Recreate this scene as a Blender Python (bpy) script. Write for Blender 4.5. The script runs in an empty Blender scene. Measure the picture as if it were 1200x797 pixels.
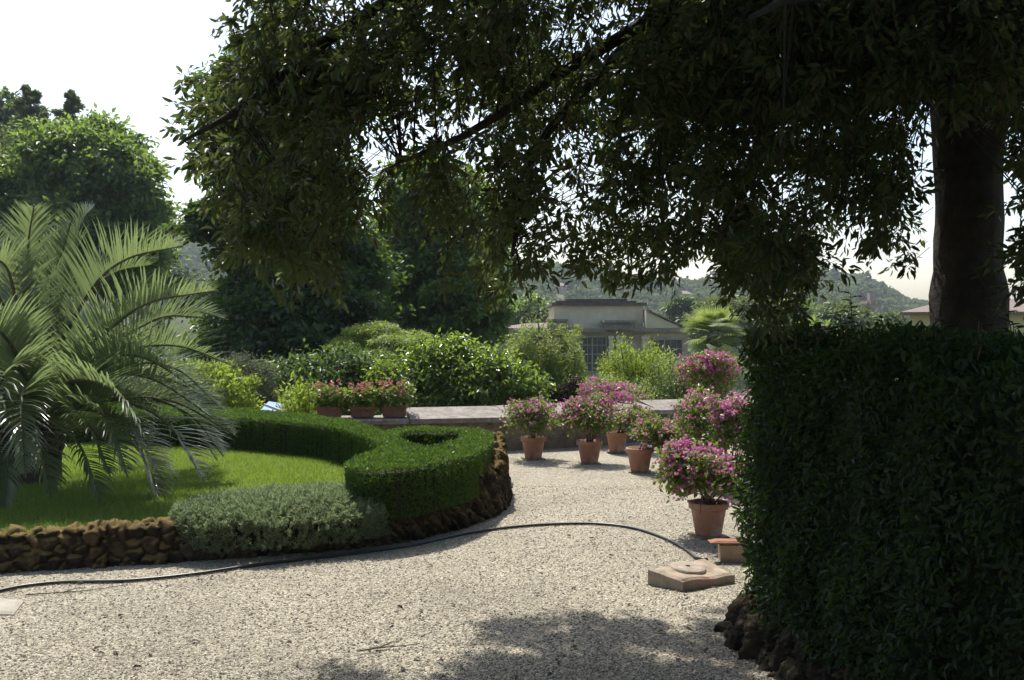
import bpy, math, random
import numpy as np
from mathutils import Vector, noise as mnoise

rng = np.random.default_rng(7)
random.seed(7)
SC = bpy.context.scene
COL = SC.collection
R = math.radians

# ------------------------------------------------------------------ camera model (1200 x 797 photo pixels)
CAMH = 1.70
FPX = 1200.0
PITCH = math.atan(21.5 / FPX)
CP, SP = math.cos(PITCH), math.sin(PITCH)


def W(px, py, d):
    """world point seen at photo pixel px,py at distance d (metres along +Y)"""
    x = (px - 600.0) / FPX
    u = (398.5 - py) / FPX
    dy = CP + u * SP
    dz = -SP + u * CP
    return np.array([x / dy * d, d, CAMH + dz / dy * d])


def G(px, py, z=0.0):
    """world point on the level z seen at photo pixel"""
    x = (px - 600.0) / FPX
    u = (398.5 - py) / FPX
    dy = CP + u * SP
    dz = -SP + u * CP
    s = (z - CAMH) / dz
    return np.array([x * s, dy * s, z])


SUN_AZ = R(17)      # left of the view direction
SUN_EL = R(57)
SUNV = np.array([-math.sin(SUN_AZ) * math.cos(SUN_EL), math.cos(SUN_AZ) * math.cos(SUN_EL), math.sin(SUN_EL)])


# ------------------------------------------------------------------ object helpers
def link(o, parent=None):
    COL.objects.link(o)
    if parent is not None:
        o.parent = parent
    return o


def tag(o, label=None, cat=None, group=None, kind=None):
    if label:
        o['label'] = label
    if cat:
        o['category'] = cat
    if group:
        o['group'] = group
    if kind:
        o['kind'] = kind
    return o


def thing(name, label, cat, loc=(0, 0, 0), group=None):
    o = bpy.data.objects.new(name, None)
    o.empty_display_size = 0.1
    link(o)
    o.location = [float(v) for v in loc]
    return tag(o, label, cat, group)


def np_mesh(name, V, faces, mat, parent=None, smooth=True, origin=None):
    """V (n,3); faces: list of (m,k) int arrays; world coordinates, origin = parent location"""
    V = np.asarray(V, dtype=np.float32)
    if parent is not None and origin is None:
        p = parent
        off = np.zeros(3)
        while p is not None:
            off += np.array(p.location)
            p = p.parent
        V = V - off.astype(np.float32)
    elif origin is not None:
        V = V - np.asarray(origin, dtype=np.float32)
    me = bpy.data.meshes.new(name)
    faces = [np.asarray(f, dtype=np.int32) for f in faces if len(f)]
    nl = sum(f.size for f in faces)
    nf = sum(len(f) for f in faces)
    me.vertices.add(len(V))
    me.vertices.foreach_set('co', V.ravel())
    me.loops.add(nl)
    me.loops.foreach_set('vertex_index', np.concatenate([f.ravel() for f in faces]))
    me.polygons.add(nf)
    starts, tot, cur = [], [], 0
    for f in faces:
        k = f.shape[1]
        starts.append(cur + np.arange(len(f), dtype=np.int32) * k)
        tot.append(np.full(len(f), k, dtype=np.int32))
        cur += f.size
    me.polygons.foreach_set('loop_start', np.concatenate(starts))
    me.update(calc_edges=True)
    me.validate()
    if not smooth:
        me.shade_flat()
    me.materials.append(mat)
    o = bpy.data.objects.new(name, me)
    link(o, parent)
    if origin is not None and parent is None:
        o.location = [float(v) for v in origin]
    return o


class MB:
    """collects shapes for ONE mesh object"""

    def __init__(self):
        self.v, self.f = [], []

    def add(self, verts, faces):
        b = len(self.v)
        self.v += [tuple(float(c) for c in p) for p in verts]
        self.f += [tuple(b + i for i in f) for f in faces]
        return self

    def box(self, x0, x1, y0, y1, z0, z1):
        v = [(x0, y0, z0), (x1, y0, z0), (x1, y1, z0), (x0, y1, z0), (x0, y0, z1), (x1, y0, z1), (x1, y1, z1), (x0, y1, z1)]
        return self.add(v, [(0, 3, 2, 1), (4, 5, 6, 7), (0, 1, 5, 4), (1, 2, 6, 5), (2, 3, 7, 6), (3, 0, 4, 7)])

    def prism(self, pts, z0, z1, bevel=0.0):
        n = len(pts)
        if bevel:
            c = np.mean(np.array(pts), axis=0)
            ins = [tuple(np.array(p) + (c - np.array(p)) / np.linalg.norm(c - np.array(p)) * bevel) for p in pts]
            v = [(p[0], p[1], z0) for p in pts] + [(p[0], p[1], z1 - bevel) for p in pts] + [(p[0], p[1], z1) for p in ins]
            f = [(i, (i + 1) % n, n + (i + 1) % n, n + i) for i in range(n)] + \
                [(n + i, n + (i + 1) % n, 2 * n + (i + 1) % n, 2 * n + i) for i in range(n)] + [tuple(range(2 * n, 3 * n)), tuple(range(n - 1, -1, -1))]
        else:
            v = [(p[0], p[1], z0) for p in pts] + [(p[0], p[1], z1) for p in pts]
            f = [(i, (i + 1) % n, n + (i + 1) % n, n + i) for i in range(n)] + [tuple(range(n, 2 * n)), tuple(range(n - 1, -1, -1))]
        return self.add(v, f)

    def lathe(self, prof, cx, cy, cz, n=28, wob=0.0):
        v, f = [], []
        m = len(prof)
        for i in range(n):
            a = 2 * math.pi * i / n
            for j, (r, z) in enumerate(prof):
                rr = r * (1 + wob * math.sin(3 * a + j))
                v.append((cx + rr * math.cos(a), cy + rr * math.sin(a), cz + z))
        for i in range(n):
            k = (i + 1) % n
            for j in range(m - 1):
                f.append((i * m + j, k * m + j, k * m + j + 1, i * m + j + 1))
        return self.add(v, f)

    def tube(self, pts, radii, n=8, rough=0.0, seed=0):
        pts = [np.asarray(p, dtype=float) for p in pts]
        v, f = [], []
        up = np.array([0.13, 0.21, 0.97])
        m = len(pts)
        prev = None
        for i, p in enumerate(pts):
            t = pts[min(i + 1, m - 1)] - pts[max(i - 1, 0)]
            t = t / (np.linalg.norm(t) + 1e-9)
            a = np.cross(t, up if prev is None else prev)
            if prev is not None:
                a = prev - t * np.dot(prev, t)
            elif np.linalg.norm(a) < 0.1:
                a = np.cross(t, np.array([1.0, 0, 0]))
            a = a / (np.linalg.norm(a) + 1e-9)
            prev = a
            b = np.cross(t, a)
            for k in range(n):
                an = 2 * math.pi * k / n
                r = radii[i]
                if rough:
                    q = Vector((math.cos(an) * 2.2 + seed, math.sin(an) * 2.2, i * 0.35))
                    r = r * (1 + rough * mnoise.noise(q))
                v.append(p + a * math.cos(an) * r + b * math.sin(an) * r)
        for i in range(m - 1):
            for k in range(n):
                f.append((i * n + k, i * n + (k + 1) % n, (i + 1) * n + (k + 1) % n, (i + 1) * n + k))
        f.append(tuple(range(n - 1, -1, -1)))
        f.append(tuple((m - 1) * n + k for k in range(n)))
        return self.add(v, f)

    def build(self, name, mat, parent=None, smooth=False, origin=None):
        V = np.array(self.v, dtype=float)
        off = np.zeros(3)
        if parent is not None:
            p = parent
            while p is not None:
                off += np.array(p.location)
                p = p.parent
        elif origin is not None:
            off = np.asarray(origin, dtype=float)
        me = bpy.data.meshes.new(name)
        me.from_pydata([tuple(x) for x in (V - off)], [], self.f)
        me.update()
        if smooth:
            me.shade_smooth()
        me.materials.append(mat)
        o = bpy.data.objects.new(name, me)
        link(o, parent)
        if parent is None and origin is not None:
            o.location = [float(c) for c in origin]
        return o


def smooth_path(pts, n):
    """Catmull-Rom through pts, n samples per span"""
    P = [np.asarray(p, dtype=float) for p in pts]
    P = [2 * P[0] - P[1]] + P + [2 * P[-1] - P[-2]]
    out = []
    for i in range(1, len(P) - 2):
        for k in range(n):
            t = k / n
            a, b, c, d = P[i - 1], P[i], P[i + 1], P[i + 2]
            out.append(0.5 * ((2 * b) + (c - a) * t + (2 * a - 5 * b + 4 * c - d) * t * t + (3 * b - a - 3 * c + d) * t ** 3))
    out.append(P[-2])
    return out


# ------------------------------------------------------------------ leaf geometry
T_QUAD = (np.array([[0, 0, 0], [.5, .5, .04], [1, 0, -.06], [.5, -.5, .04]]), [[(0, 1, 2, 3)]])
T_FOLD = (np.array([[0, 0, 0], [.45, .5, .13], [1, 0, -.1], [.45, -.5, .13]]), [[(0, 2, 1), (0, 3, 2)]])
T_LANCE = (np.array([[0, 0, 0], [.32, .46, .12], [.72, .36, .03], [1, 0, -.16], [.72, -.36, .03], [.32, -.46, .12], [.33, 0, 0], [.72, 0, -.06]]),
           [[(0, 6, 1), (7, 3, 2), (0, 5, 6), (4, 3, 7)], [(6, 7, 2, 1), (5, 4, 7, 6)]])
T_BLADE = (np.array([[0, .5, 0], [0, -.5, 0], [.55, -.34, -.03], [.55, .34, -.03], [1, 0, -.14]]), [[(2, 4, 3)], [(0, 1, 2, 3)]])
T_TRI = (np.array([[0, .5, 0], [0, -.5, 0], [1, 0, -.1]]), [[(0, 1, 2)]])


def unit(a):
    return a / (np.linalg.norm(a, axis=-1, keepdims=True) + 1e-9)


def rand_dirs(n, g=rng):
    return unit(g.normal(size=(n, 3)))


def leaf_geo(pos, dirs, nrm, length, width, tmpl):
    tv, tf = tmpl
    n = len(pos)
    d = unit(dirs)
    s = unit(np.cross(nrm, d))
    w = np.cross(d, s)
    length = np.broadcast_to(np.asarray(length, dtype=float), (n,))
    width = np.broadcast_to(np.asarray(width, dtype=float), (n,))
    V = (pos[:, None, :] + d[:, None, :] * (tv[None, :, 0:1] * length[:, None, None])
         + s[:, None, :] * (tv[None, :, 1:2] * width[:, None, None])
         + w[:, None, :] * (tv[None, :, 2:3] * length[:, None, None]))
    k = len(tv)
    base = (np.arange(n) * k)[:, None, None]
    F = [(base + np.array(fs)[None]).reshape(-1, len(fs[0])) for fs in tf]
    return V.reshape(-1, 3), F


def leaf_obj(name, pos, dirs, nrm, length, width, tmpl, mat, parent=None, origin=None):
    V, F = leaf_geo(pos, dirs, nrm, length, width, tmpl)
    return np_mesh(name, V, F, mat, parent, origin=origin)


def in_poly(x, y, poly):
    poly = np.asarray(poly)
    inside = np.zeros(len(x), bool)
    j = len(poly) - 1
    for i in range(len(poly)):
        xi, yi, xj, yj = poly[i, 0], poly[i, 1], poly[j, 0], poly[j, 1]
        c = ((yi > y) != (yj > y)) & (x < (xj - xi) * (y - yi) / (yj - yi + 1e-12) + xi)
        inside ^= c
        j = i
    return inside


def noise3(P, scale, seed=0.0):
    """cheap smooth pseudo-noise in -1..1"""
    q = P * scale + seed
    x, y, z = q[:, 0], q[:, 1], q[:, 2]
    return (np.sin(x * 1.7 + 1.3 * np.sin(y * 1.1 + z)) + np.sin(y * 1.9 + 1.1 * np.sin(z * 1.3 + x * .7) + 2) + np.sin(z * 2.1 + 1.2 * np.sin(x * .9 + y) + 4)) / 3


# ------------------------------------------------------------------ materials
class N:
    def __init__(self, name):
        self.m = bpy.data.materials.new(name)
        self.m.use_nodes = True
        self.t = self.m.node_tree
        self.t.nodes.clear()
        self.out = self.t.nodes.new('ShaderNodeOutputMaterial')

    def n(self, kind, **kw):
        nd = self.t.nodes.new(kind)
        for k, v in kw.items():
            if k in nd.inputs.keys():
                nd.inputs[k].default_value = v
            else:
                setattr(nd, k, v)
        return nd

    def l(self, a, b):
        self.t.links.new(a, b)

    def ramp(self, fac, stops, interp='LINEAR'):
        r = self.n('ShaderNodeValToRGB')
        r.color_ramp.interpolation = interp
        e = r.color_ramp.elements
        while len(e) < len(stops):
            e.new(0.5)
        for i, (p, c) in enumerate(stops):
            e[i].position = p
            e[i].color = (*c, 1)
        self.l(fac, r.inputs['Fac'])
        return r.outputs['Color']

    def mix(self, fac, a, b, blend='MIX'):
        m = self.n('ShaderNodeMix', data_type='RGBA', blend_type=blend)
        for sock, val in ((m.inputs[0], fac), (m.inputs[6], a), (m.inputs[7], b)):
            if isinstance(val, (int, float)):
                sock.default_value = val
            elif isinstance(val, tuple):
                sock.default_value = (*val, 1)
            else:
                self.l(val, sock)
        return m.outputs[2]


def leaf_mat(name, cols, trans=(.1, .2, .02), tf=.4, rough=.45, spec=.5):
    a = N(name)
    g = a.n('ShaderNodeNewGeometry')
    c = a.ramp(g.outputs['Random Per Island'], [(i / max(1, len(cols) - 1), k) for i, k in enumerate(cols)])
    p = a.n('ShaderNodeBsdfPrincipled', Roughness=rough)
    p.inputs['Specular IOR Level'].default_value = spec
    a.l(c, p.inputs['Base Color'])
    t = a.n('ShaderNodeBsdfTranslucent')
    a.l(a.mix(.65, c, trans), t.inputs['Color'])
    m = a.n('ShaderNodeMixShader')
    m.inputs[0].default_value = tf
    a.l(p.outputs[0], m.inputs[1])
    a.l(t.outputs[0], m.inputs[2])
    a.l(m.outputs[0], a.out.inputs['Surface'])
    return a.m


def rough_mat(name, stops, scale=6, detail=8, rough=.9, bump=.3, bscale=None, spec=.3, extra=None, dist=.02):
    """noise-coloured rough surface"""
    a = N(name)
    tc = a.n('ShaderNodeTexCoord')
    nz = a.n('ShaderNodeTexNoise', Scale=scale, Detail=detail, Roughness=.65)
    a.l(tc.outputs['Object'], nz.inputs['Vector'])
    c = a.ramp(nz.outputs['Fac'], stops)
    if extra:
        e_col, e_scale, e_lo, e_hi = extra
        n2 = a.n('ShaderNodeTexNoise', Scale=e_scale, Detail=6, Roughness=.7)
        a.l(tc.outputs['Object'], n2.inputs['Vector'])
        f = a.ramp(n2.outputs['Fac'], [(e_lo, (0, 0, 0)), (e_hi, (1, 1, 1))])
        c = a.mix(f, c, e_col)
    p = a.n('ShaderNodeBsdfPrincipled', Roughness=rough)
    p.inputs['Specular IOR Level'].default_value = spec
    a.l(c, p.inputs['Base Color'])
    n3 = a.n('ShaderNodeTexNoise', Scale=bscale or scale * 4, Detail=8, Roughness=.7)
    a.l(tc.outputs['Object'], n3.inputs['Vector'])
    b = a.n('ShaderNodeBump', Strength=bump, Distance=dist)
    a.l(n3.outputs['Fac'], b.inputs['Height'])
    a.l(b.outputs[0], p.inputs['Normal'])
    a.l(p.outputs[0], a.out.inputs['Surface'])
    return a.m


def rock_mat(name, stops, moss, lo=.25):
    a = N(name)
    tc = a.n('ShaderNodeTexCoord')
    nz = a.n('ShaderNodeTexNoise', Scale=13.0, Detail=9, Roughness=.7)
    a.l(tc.outputs['Object'], nz.inputs['Vector'])
    c = a.ramp(nz.outputs['Fac'], stops)
    g_ = a.n('ShaderNodeNewGeometry')
    sx = a.n('ShaderNodeSeparateXYZ')
    a.l(g_.outputs['Normal'], sx.inputs[0])
    n2 = a.n('ShaderNodeTexNoise', Scale=7.0, Detail=6, Roughness=.7)
    a.l(tc.outputs['Object'], n2.inputs['Vector'])
    ad = a.n('ShaderNodeMath', operation='MULTIPLY_ADD')
    a.l(sx.outputs[2], ad.inputs[0])
    ad.inputs[1].default_value = .45
    a.l(n2.outputs['Fac'], ad.inputs[2])
    at = a.n('ShaderNodeAttribute', attribute_name='stone_tint')
    tc2 = a.ramp(at.outputs['Fac'], [(.15, (.34, .32, .30)), (.5, (.62, .59, .55)), (.85, (1.2, 1.08, .9))])
    c = a.mix(1.0, c, tc2, 'MULTIPLY')
    f_ = a.ramp(ad.outputs[0], [(.55 + lo, (0, 0, 0)), (.72 + lo, (1, 1, 1))])
    c = a.mix(f_, c, moss)
    p = a.n('ShaderNodeBsdfPrincipled', Roughness=.95)
    p.inputs['Specular IOR Level'].default_value = .2
    a.l(c, p.inputs['Base Color'])
    n3 = a.n('ShaderNodeTexNoise', Scale=38.0, Detail=9, Roughness=.75)
    a.l(tc.outputs['Object'], n3.inputs['Vector'])
    b = a.n('ShaderNodeBump', Strength=1.0, Distance=.03)
    a.l(n3.outputs['Fac'], b.inputs['Height'])
    a.l(b.outputs[0], p.inputs['Normal'])
    a.l(p.outputs[0], a.out.inputs['Surface'])
    return a.m


def gravel_mat():
    a = N('gravel')
    tc = a.n('ShaderNodeTexCoord')
    n0 = a.n('ShaderNodeTexNoise', Scale=30.0, Detail=2)
    a.l(tc.outputs['Object'], n0.inputs['Vector'])
    warp = a.n('ShaderNodeMix', data_type='VECTOR')
    warp.inputs[0].default_value = .012
    a.l(tc.outputs['Object'], warp.inputs[4])
    a.l(n0.outputs['Color'], warp.inputs[5])
    v1 = a.n('ShaderNodeTexVoronoi', Scale=102.0, Randomness=1.0)
    a.l(warp.outputs[1], v1.inputs['Vector'])
    sep = a.n('ShaderNodeSeparateColor')
    a.l(v1.outputs['Color'], sep.inputs[0])
    c = a.ramp(sep.outputs[0], GRAVEL_STOPS, 'CONSTANT')
    big = a.n('ShaderNodeTexNoise', Scale=.9, Detail=5, Roughness=.6)
    a.l(tc.outputs['Object'], big.inputs['Vector'])
    bc = a.ramp(big.outputs['Fac'], [(.28, (.70, .70, .65)), (.5, (.94, .95, .9)), (.72, (1.09, 1.10, 1.04))])
    c = a.mix(1.0, c, bc, 'MULTIPLY')
    p = a.n('ShaderNodeBsdfPrincipled', Roughness=.85)
    p.inputs['Specular IOR Level'].default_value = .3
    a.l(c, p.inputs['Base Color'])
    h = a.n('ShaderNodeMath', operation='MULTIPLY')
    h.inputs[1].default_value = -1
    a.l(v1.outputs['Distance'], h.inputs[0])
    b = a.n('ShaderNodeBump', Strength=.9, Distance=.012)
    a.l(h.outputs[0], b.inputs['Height'])
    a.l(b.outputs[0], p.inputs['Normal'])
    a.l(p.outputs[0], a.out.inputs['Surface'])
    return a.m


GRAVEL_STOPS = [(0, (.125, .108, .082)), (.16, (.29, .255, .195)), (.34, (.40, .355, .275)), (.52, (.25, .225, .18)),
                (.66, (.46, .41, .325)), (.82, (.33, .275, .205)), (.95, (.60, .55, .46))]


def pebble_mat():
    a = N('pebble')
    g = a.n('ShaderNodeNewGeometry')
    c = a.ramp(g.outputs['Random Per Island'], GRAVEL_STOPS, 'CONSTANT')
    p = a.n('ShaderNodeBsdfPrincipled', Roughness=.8)
    p.inputs['Specular IOR Level'].default_value = .3
    a.l(c, p.inputs['Base Color'])
    a.l(p.outputs[0], a.out.inputs['Surface'])
    return a.m


def tile_mat(name, c1, c2, sx, sy):
    """roof tiles: rows of rounded ridges from a wave texture"""
    a = N(name)
    tc = a.n('ShaderNodeTexCoord')
    w = a.n('ShaderNodeTexWave', Scale=sx)
    a.l(tc.outputs['Object'], w.inputs['Vector'])
    nz = a.n('ShaderNodeTexNoise', Scale=2.5, Detail=8, Roughness=.7)
    a.l(tc.outputs['Object'], nz.inputs['Vector'])
    c = a.ramp(nz.outputs['Fac'], [(.3, c1), (.7, c2)])
    c = a.mix(.35, c, w.outputs['Color'], 'MULTIPLY')
    p = a.n('ShaderNodeBsdfPrincipled', Roughness=.9)
    a.l(c, p.inputs['Base Color'])
    b = a.n('ShaderNodeBump', Strength=.8, Distance=.08)
    a.l(w.outputs['Fac'], b.inputs['Height'])
    a.l(b.outputs[0], p.inputs['Normal'])
    a.l(p.outputs[0], a.out.inputs['Surface'])
    return a.m


M = {}
M['gravel'] = gravel_mat()
M['pebble'] = pebble_mat()
M['earth'] = rough_mat('earth', [(.3, (.03, .045, .015)), (.7, (.06, .08, .025))], scale=.6, bump=.4)
M['soil'] = rough_mat('soil', [(.3, (.03, .02, .013)), (.7, (.07, .05, .03))], scale=20, bump=.6)
M['lawn'] = rough_mat('lawn', [(.3, (.06, .09, .018)), (.7, (.11, .15, .03))], scale=5, bump=.5, bscale=90)
M['grass'] = leaf_mat('grass', [(.105, .165, .026), (.15, .22, .036), (.20, .25, .065), (.115, .17, .028)], trans=(.38, .54, .06), tf=.42, rough=.5, spec=.35)
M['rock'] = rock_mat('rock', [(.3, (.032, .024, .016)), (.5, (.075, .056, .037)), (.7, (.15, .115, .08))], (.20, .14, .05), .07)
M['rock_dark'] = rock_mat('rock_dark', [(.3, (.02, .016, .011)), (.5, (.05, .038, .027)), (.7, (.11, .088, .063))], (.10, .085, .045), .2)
M['coping'] = rough_mat('coping', [(.3, (.13, .115, .095)), (.55, (.24, .21, .18)), (.75, (.33, .30, .26))], scale=7, bump=.5,
                        extra=((.10, .09, .07), 11.0, .55, .68))
M['parapet'] = rough_mat('parapet', [(.3, (.10, .08, .055)), (.55, (.19, .15, .105)), (.75, (.28, .23, .17))], scale=4, bump=.6,
                         extra=((.05, .045, .03), 7.0, .5, .7))
M['terracotta'] = rough_mat('terracotta', [(.25, (.27, .13, .08)), (.55, (.37, .19, .12)), (.8, (.44, .26, .18))], scale=7, bump=.25,
                            extra=((.46, .38, .32), 6.0, .5, .72))
M['terracotta_red'] = rough_mat('terracotta_red', [(.3, (.24, .10, .06)), (.7, (.34, .16, .10))], scale=9, bump=.25)
M['brick_pale'] = rough_mat('brick_pale', [(.3, (.34, .22, .13)), (.7, (.45, .31, .2))], scale=12, bump=.4)
M['slab'] = rough_mat('slab', [(.3, (.20, .145, .095)), (.55, (.35, .28, .205)), (.75, (.45, .37, .28))], scale=10, bump=.6,
                      extra=((.36, .20, .15), 2.6, .54, .66))
M['lid'] = rough_mat('lid', [(.3, (.24, .19, .14)), (.7, (.42, .36, .28))], scale=14, bump=.6)
M['slab_side'] = rough_mat('slab_side', [(.3, (.16, .11, .07)), (.7, (.34, .25, .17))], scale=14, bump=.8)
M['flag'] = rough_mat('flag', [(.3, (.27, .245, .20)), (.7, (.38, .35, .29))], scale=10, bump=.3)
M['hose'] = rough_mat('hose', [(.3, (.018, .018, .018)), (.7, (.035, .034, .032))], scale=30, rough=.4, bump=.05, spec=.5)
M['bark'] = rough_mat('bark', [(.3, (.022, .018, .014)), (.7, (.055, .045, .035))], scale=12, bump=1.0, bscale=18, dist=.03)
M['bark_grey'] = rough_mat('bark_grey', [(.3, (.05, .04, .03)), (.7, (.13, .11, .085))], scale=9, bump=.8)
M['stem'] = rough_mat('stem', [(.3, (.09, .06, .035)), (.7, (.17, .12, .075))], scale=30, bump=.4)
M['twig'] = rough_mat('twig', [(.3, (.08, .055, .035)), (.7, (.18, .13, .08))], scale=40, bump=.4)
M['dark_core'] = rough_mat('dark_core', [(.3, (.012, .016, .008)), (.7, (.03, .036, .014))], scale=30, bump=.5)  # near-black, standing in for the shade inside dense foliage
M['oak'] = leaf_mat('oak', [(.02, .038, .014), (.028, .048, .016), (.038, .058, .018), (.05, .058, .02), (.07, .052, .024), (.024, .042, .016)], trans=(.19, .25, .05), tf=.34, rough=.38, spec=.25)
M['box'] = leaf_mat('box', [(.035, .075, .013), (.06, .12, .02), (.085, .145, .026)], trans=(.18, .30, .03), tf=.3, rough=.45, spec=.3)
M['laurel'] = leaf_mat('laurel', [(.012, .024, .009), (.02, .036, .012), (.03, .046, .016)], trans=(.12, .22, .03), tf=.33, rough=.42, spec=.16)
M['lavender'] = leaf_mat('lavender', [(.13, .165, .09), (.20, .24, .14), (.27, .31, .19)], trans=(.3, .4, .16), tf=.4, rough=.7, spec=.2)
M['palm'] = leaf_mat('palm', [(.085, .115, .06), (.12, .15, .08), (.155, .18, .10)], trans=(.33, .44, .14), tf=.36, rough=.3, spec=.8)
M['rachis'] = rough_mat('rachis', [(.3, (.07, .065, .035)), (.7, (.15, .14, .08))], scale=14, bump=.3, rough=.6)
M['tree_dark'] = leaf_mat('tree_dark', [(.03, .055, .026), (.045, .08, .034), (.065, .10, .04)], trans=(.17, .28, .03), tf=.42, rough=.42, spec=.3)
M['tree_mid'] = leaf_mat('tree_mid', [(.045, .08, .032), (.075, .12, .045), (.11, .155, .055)], trans=(.30, .44, .06), tf=.5, rough=.42, spec=.4)
M['tree_pale'] = leaf_mat('tree_pale', [(.06, .085, .03), (.09, .125, .045), (.12, .15, .05)], trans=(.2, .27, .05), tf=.35, rough=.5, spec=.4)
M['tree_blue'] = leaf_mat('tree_blue', [(.06, .09, .065), (.09, .125, .085)], trans=(.18, .25, .14), tf=.3, rough=.6, spec=.3)
M['lime'] = leaf_mat('lime', [(.09, .145, .02), (.13, .19, .03), (.17, .225, .04)], trans=(.40, .52, .06), tf=.5, rough=.5, spec=.3)
M['willow'] = leaf_mat('willow', [(.11, .15, .05), (.15, .20, .06), (.21, .24, .08)], trans=(.42, .52, .12), tf=.5, rough=.5, spec=.3)
M['glossy'] = leaf_mat('glossy', [(.045, .085, .018), (.075, .12, .026), (.12, .16, .04)], trans=(.34, .48, .05), tf=.5, rough=.25, spec=.6)
M['grey_shrub'] = leaf_mat('grey_shrub', [(.09, .105, .06), (.13, .15, .09)], trans=(.17, .2, .09), tf=.3, rough=.7, spec=.2)
M['brown_shrub'] = leaf_mat('brown_shrub', [(.045, .035, .025), (.075, .055, .035), (.05, .05, .03)], trans=(.09, .07, .03), tf=.2, rough=.7, spec=.2)
M['boug_leaf'] = leaf_mat('boug_leaf', [(.06, .095, .02), (.10, .14, .03), (.15, .19, .05)], trans=(.3, .4, .06), tf=.4, rough=.4, spec=.4)
M['bract'] = leaf_mat('bract', [(.40, .075, .23), (.48, .13, .31), (.58, .30, .44), (.44, .14, .28), (.60, .45, .49)], trans=(.74, .19, .46), tf=.45, rough=.6, spec=.2)
M['geranium'] = leaf_mat('geranium', [(.52, .11, .13), (.60, .22, .22), (.5, .16, .2)], trans=(.75, .22, .24), tf=.35, rough=.6, spec=.2)
M['far_leaf'] = leaf_mat('far_leaf', [(.035, .055, .02), (.065, .095, .03), (.10, .12, .042), (.045, .07, .024)], trans=(.2, .27, .06), tf=.25, rough=.8, spec=.15)
M['hill'] = rough_mat('hill', [(.3, (.03, .045, .018)), (.7, (.08, .095, .035))], scale=.02, bump=.3, bscale=.2, dist=1)
M['plaster'] = rough_mat('plaster', [(.3, (.46, .385, .26)), (.6, (.62, .53, .36)), (.8, (.68, .60, .43))], scale=.8, bump=.2)
M['stone_wall'] = rough_mat('stone_wall', [(.3, (.24, .195, .13)), (.55, (.44, .36, .245)), (.75, (.55, .46, .33))], scale=1.3, bump=.4, dist=.05)
M['cornice'] = rough_mat('cornice', [(.3, (.15, .125, .095)), (.7, (.33, .275, .21))], scale=2, bump=.4)
M['weathered'] = rough_mat('weathered', [(.3, (.05, .042, .034)), (.7, (.14, .115, .09))], scale=3, bump=.4)
M['roof_tile'] = tile_mat('roof_tile', (.19, .135, .105), (.32, .245, .195), 2.2, 1)
M['yellow_wall'] = rough_mat('yellow_wall', [(.3, (.52, .40, .18)), (.7, (.62, .50, .25))], scale=.9, bump=.15)
M['pink_wall'] = rough_mat('pink_wall', [(.3, (.45, .27, .21)), (.7, (.52, .34, .27))], scale=.3, bump=.1)
M['white_paint'] = rough_mat('white_paint', [(.3, (.62, .6, .56)), (.7, (.76, .74, .7))], scale=3, bump=.1)
M['grey_paint'] = rough_mat('grey_paint', [(.3, (.22, .21, .19)), (.7, (.32, .31, .28))], scale=5, bump=.15)
M['blue_paint'] = rough_mat('blue_paint', [(.3, (.10, .22, .42)), (.7, (.15, .30, .52))], scale=5, bump=.1, rough=.5)
M['tower'] = rough_mat('tower', [(.3, (.20, .13, .09)), (.7, (.30, .21, .155))], scale=.5, bump=.3)
gl = N('old_glass')
_p = gl.n('ShaderNodeBsdfPrincipled', Roughness=.12)
_p.inputs['Base Color'].default_value = (.045, .05, .045, 1)
gl.l(_p.outputs[0], gl.out.inputs['Surface'])
M['glass'] = gl.m

# ------------------------------------------------------------------ setting: terrain, gravel, hills


def terrain_z(X, Y):
    z = -0.06 - 1.2 * np.clip((Y - 16.7) / 2, 0, 1) - 4.2 * np.clip((Y - 18) / 22, 0, 1) - 6 * np.clip((Y - 45) / 120, 0, 1)
    left = np.clip((-X - 6) / 14, 0, 1) * np.clip((Y - 10) / 30, 0, 1)
    z = z + left * (5.0 + np.clip((Y - 30) / 40, 0, 1) * 9 * np.clip((-X - 16) / 16, 0, 1))
    z = z + np.where(Y > 18, .25 * np.sin(X * .31) * np.sin(Y * .27), 0)
    return z


xs = np.unique(np.concatenate([np.linspace(-1500, -60, 24), np.linspace(-60, 60, 81), np.linspace(60, 1500, 24)]))
ys = np.unique(np.concatenate([np.linspace(-200, -10, 8), np.linspace(-10, 80, 76), np.linspace(80, 1600, 30)]))
XX, YY = np.meshgrid(xs, ys)
ZZ = terrain_z(XX, YY)
nx, ny = len(xs), len(ys)
idx = np.arange(nx * ny).reshape(ny, nx)
F = np.stack([idx[:-1, :-1], idx[:-1, 1:], idx[1:, 1:], idx[1:, :-1]], -1).reshape(-1, 4)
tag(np_mesh('ground', np.stack([XX.ravel(), YY.ravel(), ZZ.ravel()], 1), [F], M['earth']), kind='structure')

# gravel yard: fine sheet with gentle unevenness
gx, gy = np.meshgrid(np.linspace(-9, 12, 141), np.linspace(-4, 16.6, 137))
gz = .012 * np.sin(gx * 1.3 + .6 * np.sin(gy * 1.1)) * np.sin(gy * 1.7 + gx * .4)
i2 = np.arange(gx.size).reshape(gx.shape)
F = np.stack([i2[:-1, :-1], i2[:-1, 1:], i2[1:, 1:], i2[1:, :-1]], -1).reshape(-1, 4)
tag(np_mesh('gravel_path', np.stack([gx.ravel(), gy.ravel(), gz.ravel()], 1), [F], M['gravel']), kind='structure')


def gravel_h(x, y):
    return .012 * np.sin(x * 1.3 + .6 * np.sin(y * 1.1)) * np.sin(y * 1.7 + x * .4)


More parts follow.
